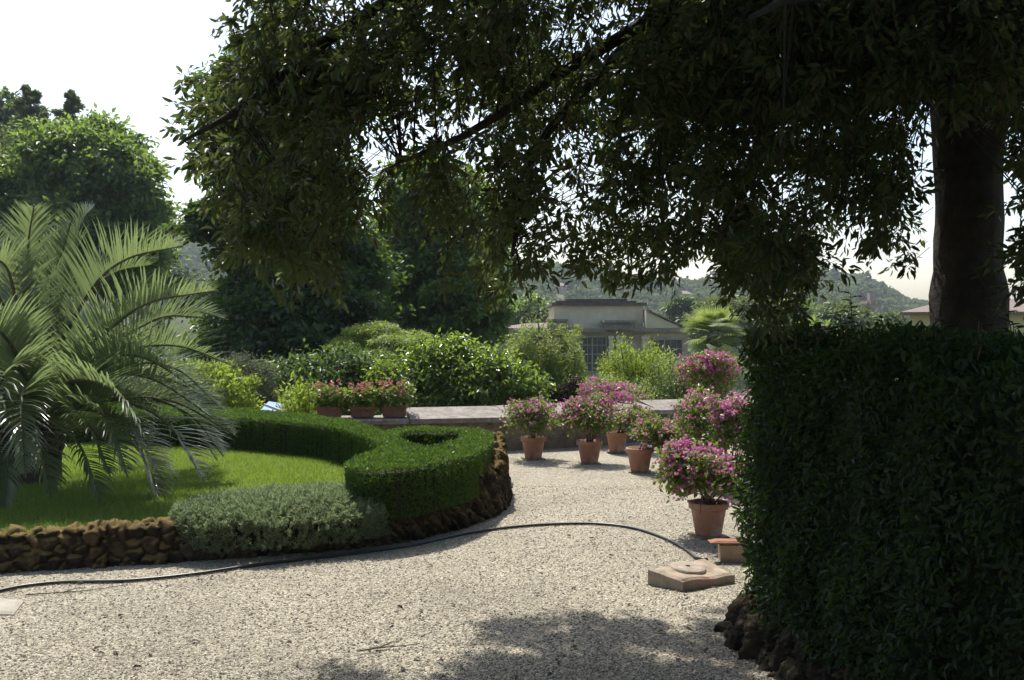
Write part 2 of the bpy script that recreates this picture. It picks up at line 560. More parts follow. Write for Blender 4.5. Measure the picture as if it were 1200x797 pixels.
# raised bed outline (rustic wall), photo pixels of the base line on the gravel
wall_px = [(-900, 742), (-450, 712), (-130, 686), (-60, 678), (0, 671), (100, 666), (200, 661), (300, 654), (400, 645), (460, 637), (520, 625), (565, 611), (590, 599), (597, 587), (593, 572)]
wall_pts = [G(x, y)[:2] for x, y in wall_px]
wall_pts += [np.array(p) for p in [(-.12, 11.2), (-.75, 11.9), (-2.2, 12.9), (-3.4, 13.6)]]
wall_path = np.array(smooth_path(wall_pts, 8))
bed_poly = [tuple(p) for p in wall_path] + [(-9, 13.6), (-9, wall_path[0][1])]

# pebbles lying loose on the gravel
n = 60000
d_ = 4.6 + (rng.random(n) ** 1.5) * 6.0
x_ = (rng.random(n) * 1.12 - .56) * d_
ok = ~in_poly(x_, d_, bed_poly) & (x_ < 1.6)
x_, d_ = x_[ok], d_[ok]
octv = np.array([[1, 0, 0], [-1, 0, 0], [0, 1, 0], [0, -1, 0], [0, 0, 1], [0, 0, -1]], float)
octf = np.array([[0, 2, 4], [2, 1, 4], [1, 3, 4], [3, 0, 4], [2, 0, 5], [1, 2, 5], [3, 1, 5], [0, 3, 5]])
n = len(x_)
sz = .004 + .0055 * rng.random(n) ** 2.2
V = octv[None] * (sz[:, None, None] * (.7 + .6 * rng.random((n, 6, 1))))
V[:, :, 2] *= .6
a = rng.random(n) * 6.28
ca, sa = np.cos(a)[:, None], np.sin(a)[:, None]
vx = V[:, :, 0] * ca - V[:, :, 1] * sa
vy = V[:, :, 0] * sa + V[:, :, 1] * ca
V = np.stack([vx + x_[:, None], vy + d_[:, None], V[:, :, 2] + gravel_h(x_, d_)[:, None] + .3 * sz[:, None]], -1)
F = (octf[None] + (np.arange(n) * 6)[:, None, None]).reshape(-1, 3)
tag(np_mesh('gravel', V.reshape(-1, 3), [F], M['pebble'], smooth=False), 'loose cream and grey pebbles strewn over the gravel yard', 'gravel', kind='stuff')

# ---- hills far away
ridge = np.array([(-300, 270), (0, 276), (180, 288), (250, 297), (350, 300), (430, 307), (560, 314), (620, 313), (660, 314), (720, 322), (760, 328), (830, 331), (880, 332),
                  (920, 329), (945, 322), (975, 320), (1000, 323), (1030, 334), (1050, 344), (1065, 351), (1095, 355), (1150, 353), (1500, 340)], float)
ridge[:, 1] += np.interp(ridge[:, 0], [0, 500, 700], [4, 8, 13])
hp = np.linspace(-250, 1450, 171)
hc = np.interp(hp, ridge[:, 0], ridge[:, 1])
tt = np.linspace(0, 1.5, 34)
HV = []


def hill_point(px, t):
    """t=0 foot (160 m) .. t=1 crest (520 m) .. behind"""
    crest = np.interp(px, ridge[:, 0], ridge[:, 1])
    d = 150 + 370 * t
    zc = CAMH + (377 - crest) / 1200 * 520
    s = np.clip(t, 0, 1)
    prof = s * s * (3 - 2 * s) * np.where(t > 1, 1 - (t - 1) ** 2 * 1.6, 1)
    z = -11 + (zc + 11) * prof
    x = (px - 600) / 1200 * d
    z = z + 1.6 * np.sin(x * .05 + d * .021) * np.sin(d * .033) * s
    return np.stack([x, d, z], -1)


PXg, Tg = np.meshgrid(hp, tt)
HVv = hill_point(PXg.ravel(), Tg.ravel())
i3 = np.arange(PXg.size).reshape(PXg.shape)
F = np.stack([i3[:-1, :-1], i3[:-1, 1:], i3[1:, 1:], i3[1:, :-1]], -1).reshape(-1, 4)
tag(np_mesh('hills', HVv, [F], M['hill']), kind='structure')

# woodland on the hills: thousands of leafy crowns as one mass
g2 = np.random.default_rng(3)
nc = 6400
tpx = g2.uniform(120, 1180, nc)
tt_ = g2.random(nc) ** .8 * .97 + .05
tp = hill_point(tpx, tt_)
cr = g2.uniform(1.8, 3.6, nc) * (.75 + .5 * tt_)
tall = g2.random(nc) < .05
per = 64
dirs = rand_dirs(nc * per, g2).reshape(nc, per, 3)
dirs[:, :, 2] = np.abs(dirs[:, :, 2]) * 1.1 - .25
rad = cr[:, None, None] * g2.uniform(.75, 1.08, (nc, per, 1))
scl = np.ones((nc, 1, 3))
scl[tall, 0, 2] = 2.3
scl[tall, 0, :2] = .5
cen = tp + np.stack([0 * cr, 0 * cr, cr * .65], -1)
pos = (cen[:, None, :] + dirs * rad * scl).reshape(-1, 3)
keepc = np.ones(nc, bool)
for (xa, xb, dmax) in ((1010, 1038, 240), (795, 814, 240)):
    keepc &= ~((tpx > xa) & (tpx < xb) & (tp[:, 1] < dmax))
for (xa, xb, da, db) in ((645, 668, 335, 388), (793, 815, 365, 422)):
    keepc &= ~((tpx > xa) & (tpx < xb) & (tp[:, 1] > da) & (tp[:, 1] < db))
nr = unit(dirs + .5 * g2.normal(size=dirs.shape)).reshape(-1, 3)
dd = unit(np.cross(nr, rand_dirs(len(nr), g2)))
ln = np.repeat(cr, per) * g2.uniform(.45, .75, nc * per)
kk = np.repeat(keepc, per)
pos, dd, nr, ln = pos[kk], dd[kk], nr[kk], ln[kk]
# one random tint per crown is given by the island; leaf quads overlap
tag(leaf_obj('hillside_woodland', pos - dd * ln[:, None] * .5, dd, nr, ln, ln * .8, T_QUAD, M['far_leaf']),
    'dense green woodland covering the far hills behind the lemon house', 'woodland', kind='stuff')

# ------------------------------------------------------------------ generic trees and shrubs


def crown_leaves(lobes, n, g, clumps=40, spread=.24, inner=.12, shell=(.62, 1.14)):
    """lobes: list of (centre(3), radii(3)); returns positions and outward directions"""
    w = np.array([(r[0] * r[2] + r[0] * r[1]) for _, r in lobes], float)
    w /= w.sum()
    P, O = [], []
    for (c, r), wi in zip(lobes, w):
        c, r = np.asarray(c, float), np.asarray(r, float)
        m = int(n * wi)
        k = max(6, int(clumps * wi * len(lobes)))
        cd = rand_dirs(k, g)
        cr_ = g.uniform(shell[0], shell[1], (k, 1))
        cc = cd * cr_
        pick = g.integers(0, k, m)
        csz = g.uniform(.6, 1.35, k)[pick][:, None]
        off = g.normal(size=(m, 3)) * spread * csz * np.array([1, 1, .6])
        q = cc[pick] + off
        mi = int(m * inner)
        q[:mi] = rand_dirs(mi, g) * g.random((mi, 1)) ** .5 * .9
        P.append(c + q * r)
        O.append(unit(q * (1 / r)))
    return np.concatenate(P), np.concatenate(O)


def limbs(mb, base, lobes, r0, g, top=None, n=9):
    base = np.asarray(base, float)
    cs = [np.asarray(c, float) for c, r in lobes]
    top = np.mean(cs, axis=0) if top is None else np.asarray(top, float)
    mid = base + (top - base) * .5 + np.array([g.normal() * .03, 0, 0]) * np.linalg.norm(top - base)
    pts = smooth_path([base, base + (mid - base) * .5, mid, top], 4)
    k = len(pts)
    mb.tube(pts, [r0 * (1.25 if i == 0 else 1) * (1 - .75 * i / k) for i in range(k)], n, rough=.18)
    for c, r in lobes:
        c = np.asarray(c, float)
        r = np.asarray(r, float)
        s = pts[int(k * g.uniform(.4, .75))]
        lp = smooth_path([s, (s + c) / 2 + np.array([0, 0, .06 * np.linalg.norm(c - s)]), c], 3)
        mb.tube(lp, [r0 * .4 * (1 - .7 * i / len(lp)) for i in range(len(lp))], 6)
        for _ in range(3):
            e = c + rand_dirs(1, g)[0] * r * .75
            mb.tube([c, (c + e) / 2 + np.array([0, 0, .04]), e], [r0 * .13, r0 * .08, r0 * .03], 5)


def tree(name, label, cat, base, lobes, mat, n, leaf, g, group=None, trunk_r=.15, bark='bark_grey', width=.5, clumps=40, spread=.24,
         tmpl=T_FOLD, droop=.3, trunk_name='trunk', crown_name='crown', inner=.12, outward=.5):
    t = thing(name, label, cat, base, group)
    mb = MB()
    limbs(mb, base, lobes, trunk_r, g)
    mb.build(trunk_name, M[bark], t, smooth=True)
    P, O = crown_leaves(lobes, n, g, clumps, spread, inner)
    m = len(P)
    d = unit(O * outward + rand_dirs(m, g) * .8 + np.array([0, 0, -droop]))
    nr = unit(O * .4 + rand_dirs(m, g) * .6 + np.array([0, 0, .5]))
    L = leaf * g.uniform(.65, 1.3, m)
    leaf_obj(crown_name, P, d, nr, L, L * width, tmpl, mat, t)
    return t


def lobes_px(spec, d):
    """(px, py, rx px, rz px, depth offset) -> world lobes"""
    out = []
    for s in spec:
        dd = d + (s[4] if len(s) > 4 else 0)
        k = dd / 1200
        out.append((W(s[0], s[1], dd), (s[2] * k, max(s[2], s[3]) * k * .85, s[3] * k)))
    return out


def base_at(px, d):
    x = (px - 600) / 1200 * d
    return np.array([x, d, float(terrain_z(np.array([x]), np.array([d]))[0]) - .05])


GT = 'trees growing below the terrace'
g = np.random.default_rng(11)
tree('evergreen_tree', 'tall very dark evergreen tree behind the palm, almost black in its lower half', 'tree', base_at(325, 23),
     lobes_px([(325, 120, 75, 70), (305, 205, 58, 50, 1), (340, 285, 80, 62), (355, 390, 90, 75, -1), (248, 260, 44, 22, -.5), (395, 330, 60, 60), (300, 420, 65, 70, -1), (305, 348, 50, 50), (345, 210, 60, 60, 1)], 23),
     M['tree_dark'], 100000, .16, g, GT, .32, 'bark', clumps=75, spread=.16)
tree('broadleaf_tree', 'leafy dark green tree in the middle with pale sunlit leaves on its crown', 'tree', base_at(510, 27),
     lobes_px([(505, 225, 55, 40), (520, 290, 65, 55), (470, 290, 40, 50, 1), (545, 350, 48, 48, -1), (470, 365, 50, 50), (520, 385, 60, 45), (560, 260, 35, 45)], 27),
     M['tree_mid'], 40000, .19, g, GT, .28, 'bark', clumps=70, spread=.16, inner=.05)
tree('round_tree', 'broad round topped green tree behind the palm fronds', 'tree', base_at(105, 38),
     lobes_px([(100, 190, 62, 48), (60, 225, 60, 55, 1), (145, 225, 45, 55, -1), (110, 270, 75, 60, -1), (160, 285, 26, 50, .5)], 38),
     M['tree_mid'], 52000, .26, g, GT, .35, clumps=95, spread=.15, inner=.06)
tree('pale_tree', 'paler green tree at the very edge of the photo, against the round tree', 'tree', base_at(-10, 40),
     lobes_px([(-15, 205, 50, 55), (5, 270, 45, 60), (-40, 260, 60, 70)], 40), M['tree_pale'], 26000, .26, g, GT, .3)
tree('broadleaf_tree', 'low dark broadleaf tree on the skyline between slope and conifers', 'tree', base_at(8, 70),
     lobes_px([(8, 140, 32, 26), (-30, 150, 40, 36), (20, 175, 40, 30), (70, 185, 50, 30)], 70), M['tree_dark'], 16000, .45, g, GT, .4)


def conifer(label, px, d, top, bot, hw, nb, g, mat='tree_pale', leaf=.26, n=9000):
    b = base_at(px, d)
    t = thing('conifer', label, 'tree', b, 'conifers on the skyline')
    tp_, bt = W(px, top, d), W(px, bot, d)
    mb = MB()
    mb.tube([b, (b + bt) / 2, bt, tp_], [.3, .25, .2, .03], 7)
    P, D = [], []
    H = tp_[2] - bt[2]
    for i in range(nb):
        f = (i + g.random()) / nb
        a = g.random() * 6.28
        L = hw * d / 1200 * (1.05 - f) * g.uniform(.45, 1.35) + .1
        s = bt + np.array([0, 0, H * f])
        e = s + np.array([math.cos(a) * L, math.sin(a) * L, L * g.uniform(-.05, .35)])
        mb.tube([s, e], [.06, .015], 4)
        m = n // nb
        u = g.random(m) ** .6
        P.append(s + (e - s) * u[:, None] + g.normal(size=(m, 3)) * np.array([.15, .15, .12]) * (L * .5 + .2))
        D.append(np.tile(unit(e - s), (m, 1)))
    mb.build('trunk', M['bark_grey'], t)
    P, D = np.concatenate(P), np.concatenate(D)
    leaf_obj('crown', P, unit(D + rand_dirs(len(P), g) * .8), rand_dirs(len(P), g), leaf * g.uniform(.6, 1.2, len(P)), leaf * .3, T_FOLD, M[mat], t)


conifer('sparse pointed conifer with an open top, first of the two on the skyline', 36, 62, 103, 190, 34, 60, g, n=14000)
conifer('narrower bluish conifer on the skyline beside the open topped one', 82, 62, 108, 190, 28, 60, g, n=13000)
conifer('small faint conifer peeping out behind the round tree in the sky gap', 188, 60, 225, 330, 14, 20, g, n=4000)
tree('pale_tree', 'grey green loose tree in the sky gap under the round tree', 'tree', base_at(185, 42),
     lobes_px([(180, 322, 32, 22), (208, 342, 34, 24), (150, 325, 40, 36)], 42), M['tree_blue'], 14000, .2, g, GT, .2)
tree('broadleaf_tree', 'sunlit yellowish green tree between the dark evergreen and the middle tree', 'tree', base_at(440, 30),
     lobes_px([(440, 320, 26, 40), (432, 370, 40, 40), (455, 280, 22, 30)], 30), M['tree_pale'], 15000, .18, g, GT, .15)

GS = 'shrubs beyond the parapet and box hedge'
tree('lime_shrub', 'bright yellow green bush just behind the box hedge beside the palm', 'shrub', base_at(245, 14.8),
     lobes_px([(240, 452, 40, 26), (275, 462, 26, 22), (205, 455, 40, 26)], 14.8), M['lime'], 9000, .07, g, GS, .04, width=.42, droop=-.4, tmpl=T_QUAD)
tree('grey_shrub', 'rounded silvery grey bush at the foot of the dark evergreen', 'shrub', base_at(290, 16),
     lobes_px([(292, 448, 26, 28), (270, 440, 25, 22), (303, 465, 16, 18)], 16), M['grey_shrub'], 12000, .055, g, GS, .04, width=.3, tmpl=T_QUAD)
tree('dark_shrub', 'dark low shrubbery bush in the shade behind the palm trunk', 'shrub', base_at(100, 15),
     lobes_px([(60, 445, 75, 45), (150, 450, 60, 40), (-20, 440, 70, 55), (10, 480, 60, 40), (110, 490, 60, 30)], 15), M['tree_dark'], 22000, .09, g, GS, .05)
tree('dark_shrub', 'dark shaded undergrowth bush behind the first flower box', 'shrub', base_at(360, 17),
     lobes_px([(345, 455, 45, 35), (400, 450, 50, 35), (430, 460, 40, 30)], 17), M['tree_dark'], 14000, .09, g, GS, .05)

# feathery tree with flat layered sprays
t = thing('mimosa_tree', 'small bright green tree with flat layered feathery sprays beyond the flower boxes', 'tree', base_at(455, 19))
mb = MB()
bb = base_at(455, 19)
P, D, NN = [], [], []
hub = W(452, 445, 19)
mb.tube(smooth_path([bb, (bb + hub) / 2 + np.array([.08, 0, 0]), hub], 4), [.06, .058, .055, .052, .05, .047, .045, .04, .035], 8)
for i in range(46):
    px, py = g.uniform(400, 503), g.uniform(376, 445)
    cx = (px - 452) / 52
    py = max(py, 374 + 26 * cx * cx)
    c = W(px, py, 19 + g.uniform(-.9, .9))
    mb.tube([hub, (hub + c) / 2 + np.array([0, 0, .08]), c], [.02, .012, .005], 5)
    m = 520
    rr = g.uniform(.22, .42)
    a, r_ = g.random(m) * 6.28, np.sqrt(g.random(m)) * rr
    out = np.stack([np.cos(a), np.sin(a), 0 * a], 1)
    q = c + out * r_[:, None] + np.stack([0 * a, 0 * a, -.35 * r_ ** 2 / rr + g.normal(size=m) * .02], 1)
    P.append(q)
    D.append(out + g.normal(size=(m, 3)) * .5 + np.array([0, 0, -.25]))
    NN.append(np.tile([0, -.35, 1.0], (m, 1)) + g.normal(size=(m, 3)) * .4)
mb.build('trunk', M['bark_grey'], t, smooth=True)
P, D, NN = map(np.concatenate, (P, D, NN))
leaf_obj('crown', P, D, NN, .075 * g.uniform(.6, 1.3, len(P)), .02, T_QUAD, M['lime'], t)

tree('glossy_shrub', 'glossy leaved bright green laurel bush behind the third flower box', 'shrub', base_at(505, 16.5),
     lobes_px([(486, 444, 38, 26), (532, 442, 45, 36), (500, 460, 45, 30), (455, 455, 25, 28), (520, 412, 30, 20)], 16.5), M['glossy'], 15000, .085, g, GS, .06, width=.48, clumps=60)
tree('glossy_shrub', 'second glossy laurel bush, beside the feathery willow over the stone coping', 'shrub', base_at(580, 16.2),
     lobes_px([(572, 442, 34, 34), (600, 455, 34, 28), (562, 465, 40, 24)], 16.2), M['glossy'], 11000, .085, g, GS, .05, width=.48, clumps=60)


def willow(label, px, d, top, bot, hw, n_str, g, mat):
    b = base_at(px, d)
    t = thing('weeping_shrub', label, 'shrub', b, GS)
    mb = MB()
    tp_ = W(px, top + 25, d)
    mb.tube([b, (b + tp_) / 2, tp_], [.07, .05, .02], 7)
    P, D = [], []
    k = d / 1200
    for i in range(n_str):
        a = g.random() * 6.28
        f = math.sqrt(g.random())
        r_ = hw * k * f
        z0 = tp_[2] + (25 * k) * (1 - f * f) * g.uniform(-.6, 1.5) - g.random() * 34 * k + 10 * k * math.sin(a * 3 + 1)
        s = tp_ + np.array([math.cos(a) * r_, math.sin(a) * r_, z0 - tp_[2]])
        L = g.uniform(.4, 1.0) * (bot - top) * k * .65
        m = 60
        u = g.random(m)
        lean = g.normal() * .12
        q = s + np.stack([u * L * (lean + .15 * math.cos(a)), u * L * .15 * math.sin(a), -u * L + .1 * u], 1)
        P.append(q + g.normal(size=(m, 3)) * .03)
        D.append(g.normal(size=(m, 3)) * .6 + np.array([math.cos(a) * .4, math.sin(a) * .4, -.5]))
        if i % 6 == 0:
            mb.tube([tp_, (tp_ + s) / 2 + np.array([0, 0, .05]), s], [.015, .009, .004], 4)
    mb.build('stem', M['bark_grey'], t)
    P, D = np.concatenate(P), np.concatenate(D)
    leaf_obj('foliage', P, D, rand_dirs(len(P), g), .075 * g.uniform(.6, 1.3, len(P)), .014, T_QUAD, M[mat], t)


willow('pale green feathery weeping bush with drooping fronds in front of the lemon house', 632, 17.5, 374, 480, 46, 480, g, 'willow')
willow('thin yellow drooping bush edge hanging just beside the tall lemon house window', 668, 18.5, 384, 450, 12, 110, g, 'lime')


def upright_shrub(label, cx, d, top, bot, hw, nshoot, g, mat, leaf=.06, name='leafy_shrub'):
    b = base_at(cx, d)
    t = thing(name, label, 'shrub', b, GS)
    mb = MB()
    P, D = [], []
    k = d / 1200
    for i in range(nshoot):
        f = g.uniform(-1, 1)
        px = cx + hw * f
        tpx = top + (bot - top) * ((.2 + .45 * f * f) * g.random() + .12 * math.sin(f * 7 + cx)) + 9 * g.random()
        e = W(px + g.normal() * 3, tpx, d + g.uniform(-.6, .6))
        s = W(cx + hw * f * .6, bot, d + g.uniform(-.4, .4))
        mid = (s + e) / 2 + g.normal(size=3) * .04
        if i % 3 == 0:
            mb.tube([b + (s - b) * np.array([1, 1, .1]), s, mid, e], [.015, .012, .009, .003], 5)
        m = 75
        u = g.random(m) ** .8
        q = np.where(u[:, None] < .5, s + (mid - s) * u[:, None] * 2, mid + (e - mid) * (u[:, None] * 2 - 1))
        P.append(q + g.normal(size=(m, 3)) * .05)
        D.append(unit(g.normal(size=(m, 3)) + np.array([0, 0, .8])))
    mb.build('stem', M['bark_grey'], t)
    P, D = np.concatenate(P), np.concatenate(D)
    leaf_obj('foliage', P, D, rand_dirs(len(P), g), leaf * g.uniform(.6, 1.3, len(P)), leaf * .35, T_QUAD, M[mat], t)


upright_shrub('yellow green bush of upright shoots under the cream pillars of the lemon house', 742, 18, 400, 478, 40, 150, g, 'lime')
upright_shrub('duller green upright bush below the small end window of the lemon house', 784, 19, 412, 480, 30, 120, g, 'willow')
upright_shrub('low fine leaved green bush right behind the parapet, under the yellow green bush', 715, 16.6, 440, 488, 50, 170, g, 'willow', .05)
upright_shrub('low green bush behind the parapet between pot plants and clipped hedge', 810, 17, 425, 490, 45, 140, g, 'tree_pale', .06)
tree('withered_shrub', 'dark brown withered bush behind the stone coping', 'shrub', base_at(668, 16.2),
     lobes_px([(672, 452, 11, 10), (652, 460, 12, 8), (660, 466, 14, 9)], 16.2), M['brown_shrub'], 5000, .04, g, GS, .03)
upright_shrub('light green rambling leafy plant beside the first flower box', 352, 13.9, 445, 492, 18, 26, g, 'lime', .075, 'rambling_plant')

# fan palm further off
t = thing('fan_palm', 'shaggy pale fan palm beyond the tallest pink bougainvillea', 'palm', base_at(835, 24))
cp_ = W(836, 392, 24)
mb = MB()
mb.tube([base_at(835, 24), (base_at(835, 24) + cp_) / 2, cp_], [.18, .16, .14], 9, rough=.3)
mb.build('trunk', M['bark_grey'], t)
P, D, NN = [], [], []
for i in range(52):
    dv = unit(np.array([g.normal(), g.normal(), g.normal() * .6 + .35]))
    c = cp_ + dv * .42
    side = unit(np.cross(dv, [0, 0, 1.0]))
    nv = np.cross(side, dv)
    for a in np.linspace(-1.3, 1.3, 20):
        P.append(c)
        D.append(dv * math.cos(a) + side * math.sin(a) + np.array([0, 0, -.15]))
        NN.append(nv)
P, D, NN = map(np.array, (P, D, NN))
leaf_obj('frond', P, D, NN, .46 * g.uniform(.8, 1.1, len(P)), .03, T_BLADE, M['willow'], t)
tree('dark_tree', 'rounded dark tree at the foot of the hill just past the lemon house roof', 'tree', base_at(798, 110),
     lobes_px([(798, 362, 13, 12), (810, 372, 14, 12)], 110), M['tree_dark'], 5000, .55, g, None, .3)
for px, d, py, r_, mt, lab in [(620, 95, 372, 30, 'tree_mid', 'soft green tree just over the tiled side roof of the lemon house'),
                               (860, 70, 372, 36, 'tree_pale', 'pale tree in the valley between fan palm and flat roofed building'),
                               (910, 90, 366, 26, 'tree_mid', 'green valley tree right behind the low grey flat roof'),
                               (990, 75, 378, 30, 'tree_pale', 'pale valley tree in line with the tall shoot on the clipped hedge'),
                               (1035, 85, 385, 22, 'tree_pale', 'light green valley tree right below the brown tower'),
                               (950, 60, 395, 24, 'tree_mid', 'mid green valley tree beneath the low pale flat roof edge')]:
    tree('valley_tree', lab, 'tree', base_at(px, d), lobes_px([(px, py, r_, r_ * .7), (px + r_ * .8, py + 10, r_ * .8, r_ * .6), (px - r_ * .8, py + 8, r_ * .7, r_ * .6)], d),
         M[mt], 6000, .012 * d / 2.2, g, 'trees in the valley', .2)

# ------------------------------------------------------------------ buildings
BD = 60.0


def bx(mb, x0, x1, y0, y1, d0, d1, D=BD):
    a, b = W(x0, y1, D), W(x1, y0, D)
    return mb.box(a[0], b[0], d0, d1, a[2], b[2])


t = thing('lemon_house', 'old cream lemon house with raised attic, tiled side roofs and tall paned windows', 'building', (W(700, 480, BD)[0], 66, -6.4))
wl = bx(MB(), 588, 806, 389, 520, 60, 72).build('wall', M['stone_wall'], t)
bx(MB(), 584, 812, 384.5, 389, 59.6, 72.3).build('eaves_cornice', M['cornice'], t)
bx(MB(), 650, 756, 358, 384.4, 61, 70).build('attic', M['plaster'], t)
m_ = bx(MB(), 647, 760, 354.5, 358, 60.7, 70.3)
bx(m_, 652, 748, 352.2, 354.5, 60.9, 70)
bx(m_, 664, 738, 349.8, 352.2, 61.2, 69.5)
m_.build('attic_cornice', M['weathered'], t)
a, b, c, e = W(584, 384.4, BD), W(650, 378.5, BD), W(811, 384.4, BD), W(756, 362, BD)
rf = MB().add([(a[0], 59.6, a[2]), (b[0] - .01, 59.6, a[2]), (b[0] - .01, 66, b[2]), (a[0] + 2, 66, b[2]), (a[0], 72, a[2]), (b[0] - .01, 72, a[2])],
              [(0, 1, 2, 3), (3, 2, 5, 4), (0, 3, 4)])
rf.build('side_roof', M['roof_tile'], t)
rf = MB().add([(e[0] + .01, 61.5, e[2]), (c[0], 60.75, c[2] + .01), (c[0], 72, c[2] + .01), (e[0] + .01, 70, e[2]), (e[0] + .01, 60.75, c[2] + .3)],
              [(0, 1, 2, 3), (0, 4, 1)])
rf.build('hip_roof', M['roof_tile'], t)
q = W(797, 384.3, BD)
ga = [(e[0] + .02, c[2]), (q[0], c[2]), (e[0] + .02, e[2] - .12)]
MB().add([(p[0], 59.66, p[1]) for p in ga] + [(p[0], 60.6, p[1]) for p in ga], [(0, 1, 2), (5, 4, 3), (0, 3, 4, 1), (1, 4, 5, 2), (2, 5, 3, 0)]).build('gable', M['plaster'], t)
MB().add([(e[0] + .02, 59.45, e[2] - .115), (q[0] + .25, 59.45, c[2] + .02), (q[0] + .25, 60.7, c[2] + .02), (e[0] + .02, 60.7, e[2] - .115),
          (e[0] + .02, 59.45, e[2] - .02), (q[0] + .25, 59.45, c[2] + .1), (q[0] + .25, 60.7, c[2] + .1), (e[0] + .02, 60.7, e[2] - .02)],
         [(0, 3, 2, 1), (4, 5, 6, 7), (0, 1, 5, 4), (1, 2, 6, 5), (2, 3, 7, 6), (3, 0, 4, 7)]).build('gable_tiles', M['roof_tile'], t)
for x0, x1, y0, y1 in ((640, 665, 374, 381), (706, 744, 375.5, 383.5)):
    m_ = bx(MB(), x0, x1, y0, y0 + 2.5, 58.9, 61.5)
    bx(m_, x0 + 2, x1 - 2, y0 + 2.5, y1 + 3, 59.2, 61.4)
    m_.build('buttress', M['coping'], t)
for (x0, x1, y0, y1, nv, nh) in ((677, 711, 394, 436, 6, 4), (764, 800, 397, 420, 5, 2), (600, 634, 397, 420, 5, 2)):
    m_ = MB()
    bx(m_, x0, x1, y0, y0 + 1.4, 59.86, 60.0)
    bx(m_, x0, x1, y1 - 1.4, y1, 59.86, 60.0)
    bx(m_, x0, x0 + 1.4, y0 + 1.4, y1 - 1.4, 59.86, 60.0)
    bx(m_, x1 - 1.4, x1, y0 + 1.4, y1 - 1.4, 59.86, 60.0)
    for i in range(1, nv):
        xx = x0 + (x1 - x0) * i / nv
        w_ = .8 if i == nv // 2 else .28
        bx(m_, xx - w_, xx + w_, y0 + 1.4, y1 - 1.4, 59.89, 59.99)
    for i in range(1, nh):
        yy = y0 + (y1 - y0) * i / nh
        bx(m_, x0 + 1.4, x1 - 1.4, yy - .45, yy + .45, 59.92, 59.985)
    wf = m_.build('window', M['grey_paint'], t)
    bx(MB(), x0 + 1.2, x1 - 1.2, y0 + 1.2, y1 - 1.2, 59.955, 59.99).build('pane', M['glass'], wf)
for x0, x1 in ((713, 718), (722, 730), (752, 759), (646, 652)):
    m_ = bx(MB(), x0, x1, 397, 480, 59.62, 59.98)
    bx(m_, x0 - 1, x1 + 1, 394, 397, 59.55, 59.99)
    m_.build('pillar', M['plaster'] if x0 > 700 else M['stone_wall'], t)

t = thing('flat_roofed_building', 'low grey building with a long pale flat roof edge beyond the clipped hedge', 'building', (W(940, 400, 40)[0], 44, -5))
bx(MB(), 908, 972, 383.6, 460, 40, 42, 40).build('wall', M['cornice'], t)
m_ = bx(MB(), 902, 976, 381.5, 383.5, 39.5, 42.3, 40)
m_.build('roof', M['coping'], t)
m_ = MB()
for i in range(4):
    xx = 905 + i * 23
    bx(m_, xx, xx + 1, 383.5, 391, 39.7, 39.8, 40)
bx(m_, 902, 976, 391, 393, 39.6, 39.85, 40)
m_.build('railing', M['grey_paint'], t)

t = thing('yellow_house', 'yellow walled house with brown tiled roof partly hidden behind the big trunk', 'building', (W(1120, 400, 52)[0], 57, -5))
YA = np.array([W(1066, 368, 52)[0], 52.0])
YU, YV = np.array([.93, -.37]), np.array([.37, .93])
yz0, yz1, yzr = -6.0, W(0, 368.5, 52)[2], W(0, 351, 55)[2]


def yq(u, v):
    return tuple(YA + YU * u + YV * v)


MB().prism([yq(0, 0), yq(13, 0), yq(13, 9), yq(0, 9)], yz0, yz1).build('wall', M['yellow_wall'], t)
MB().add([(*yq(-.45, -.5), yz1 + .01), (*yq(13.5, -.5), yz1 + .01), (*yq(13.5, 9.5), yz1 + .01), (*yq(-.45, 9.5), yz1 + .01), (*yq(2.0, 4.5), yzr), (*yq(10, 4.5), yzr),
          (*yq(-.45, -.5), yz1 + .12), (*yq(13.5, -.5), yz1 + .12), (*yq(13.5, 9.5), yz1 + .12), (*yq(-.45, 9.5), yz1 + .12)],
         [(0, 3, 2, 1), (6, 7, 5, 4), (7, 8, 5), (8, 9, 4, 5), (9, 6, 4), (0, 1, 7, 6), (1, 2, 8, 7), (2, 3, 9, 8), (3, 0, 6, 9)]).build('roof', M['roof_tile'], t)
c0, c1 = yq(.9, -.03), yq(1.7, -.03)
wf = MB().add([(*c0, .2), (*c1, .2), (*c1, 1.5), (*c0, 1.5)], [(0, 1, 2, 3)]).build('window', M['grey_paint'], t)
c0, c1 = yq(1.0, -.06), yq(1.6, -.06)
MB().add([(*c0, .3), (*c1, .3), (*c1, 1.4), (*c0, 1.4)], [(0, 1, 2, 3)]).build('pane', M['glass'], wf)

t = thing('tower', 'square brown stone tower with a narrow turret on the wooded hillside', 'tower', (W(1024, 380, 245)[0], 247, -2))
a = W(1014, 378, 245)
bx(MB(), 1016, 1033, 356, 428, 245, 249, 245).build('shaft', M['tower'], t)
m_ = MB()
for i in range(4):
    bx(m_, 1015.5 + i * 4.8, 1018.5 + i * 4.8, 352.5, 356, 244.8, 249.2, 245)
m_.build('battlement', M['tower'], t)
bx(MB(), 1021, 1028, 343, 356, 246, 248, 245).build('turret', M['tower'], t)


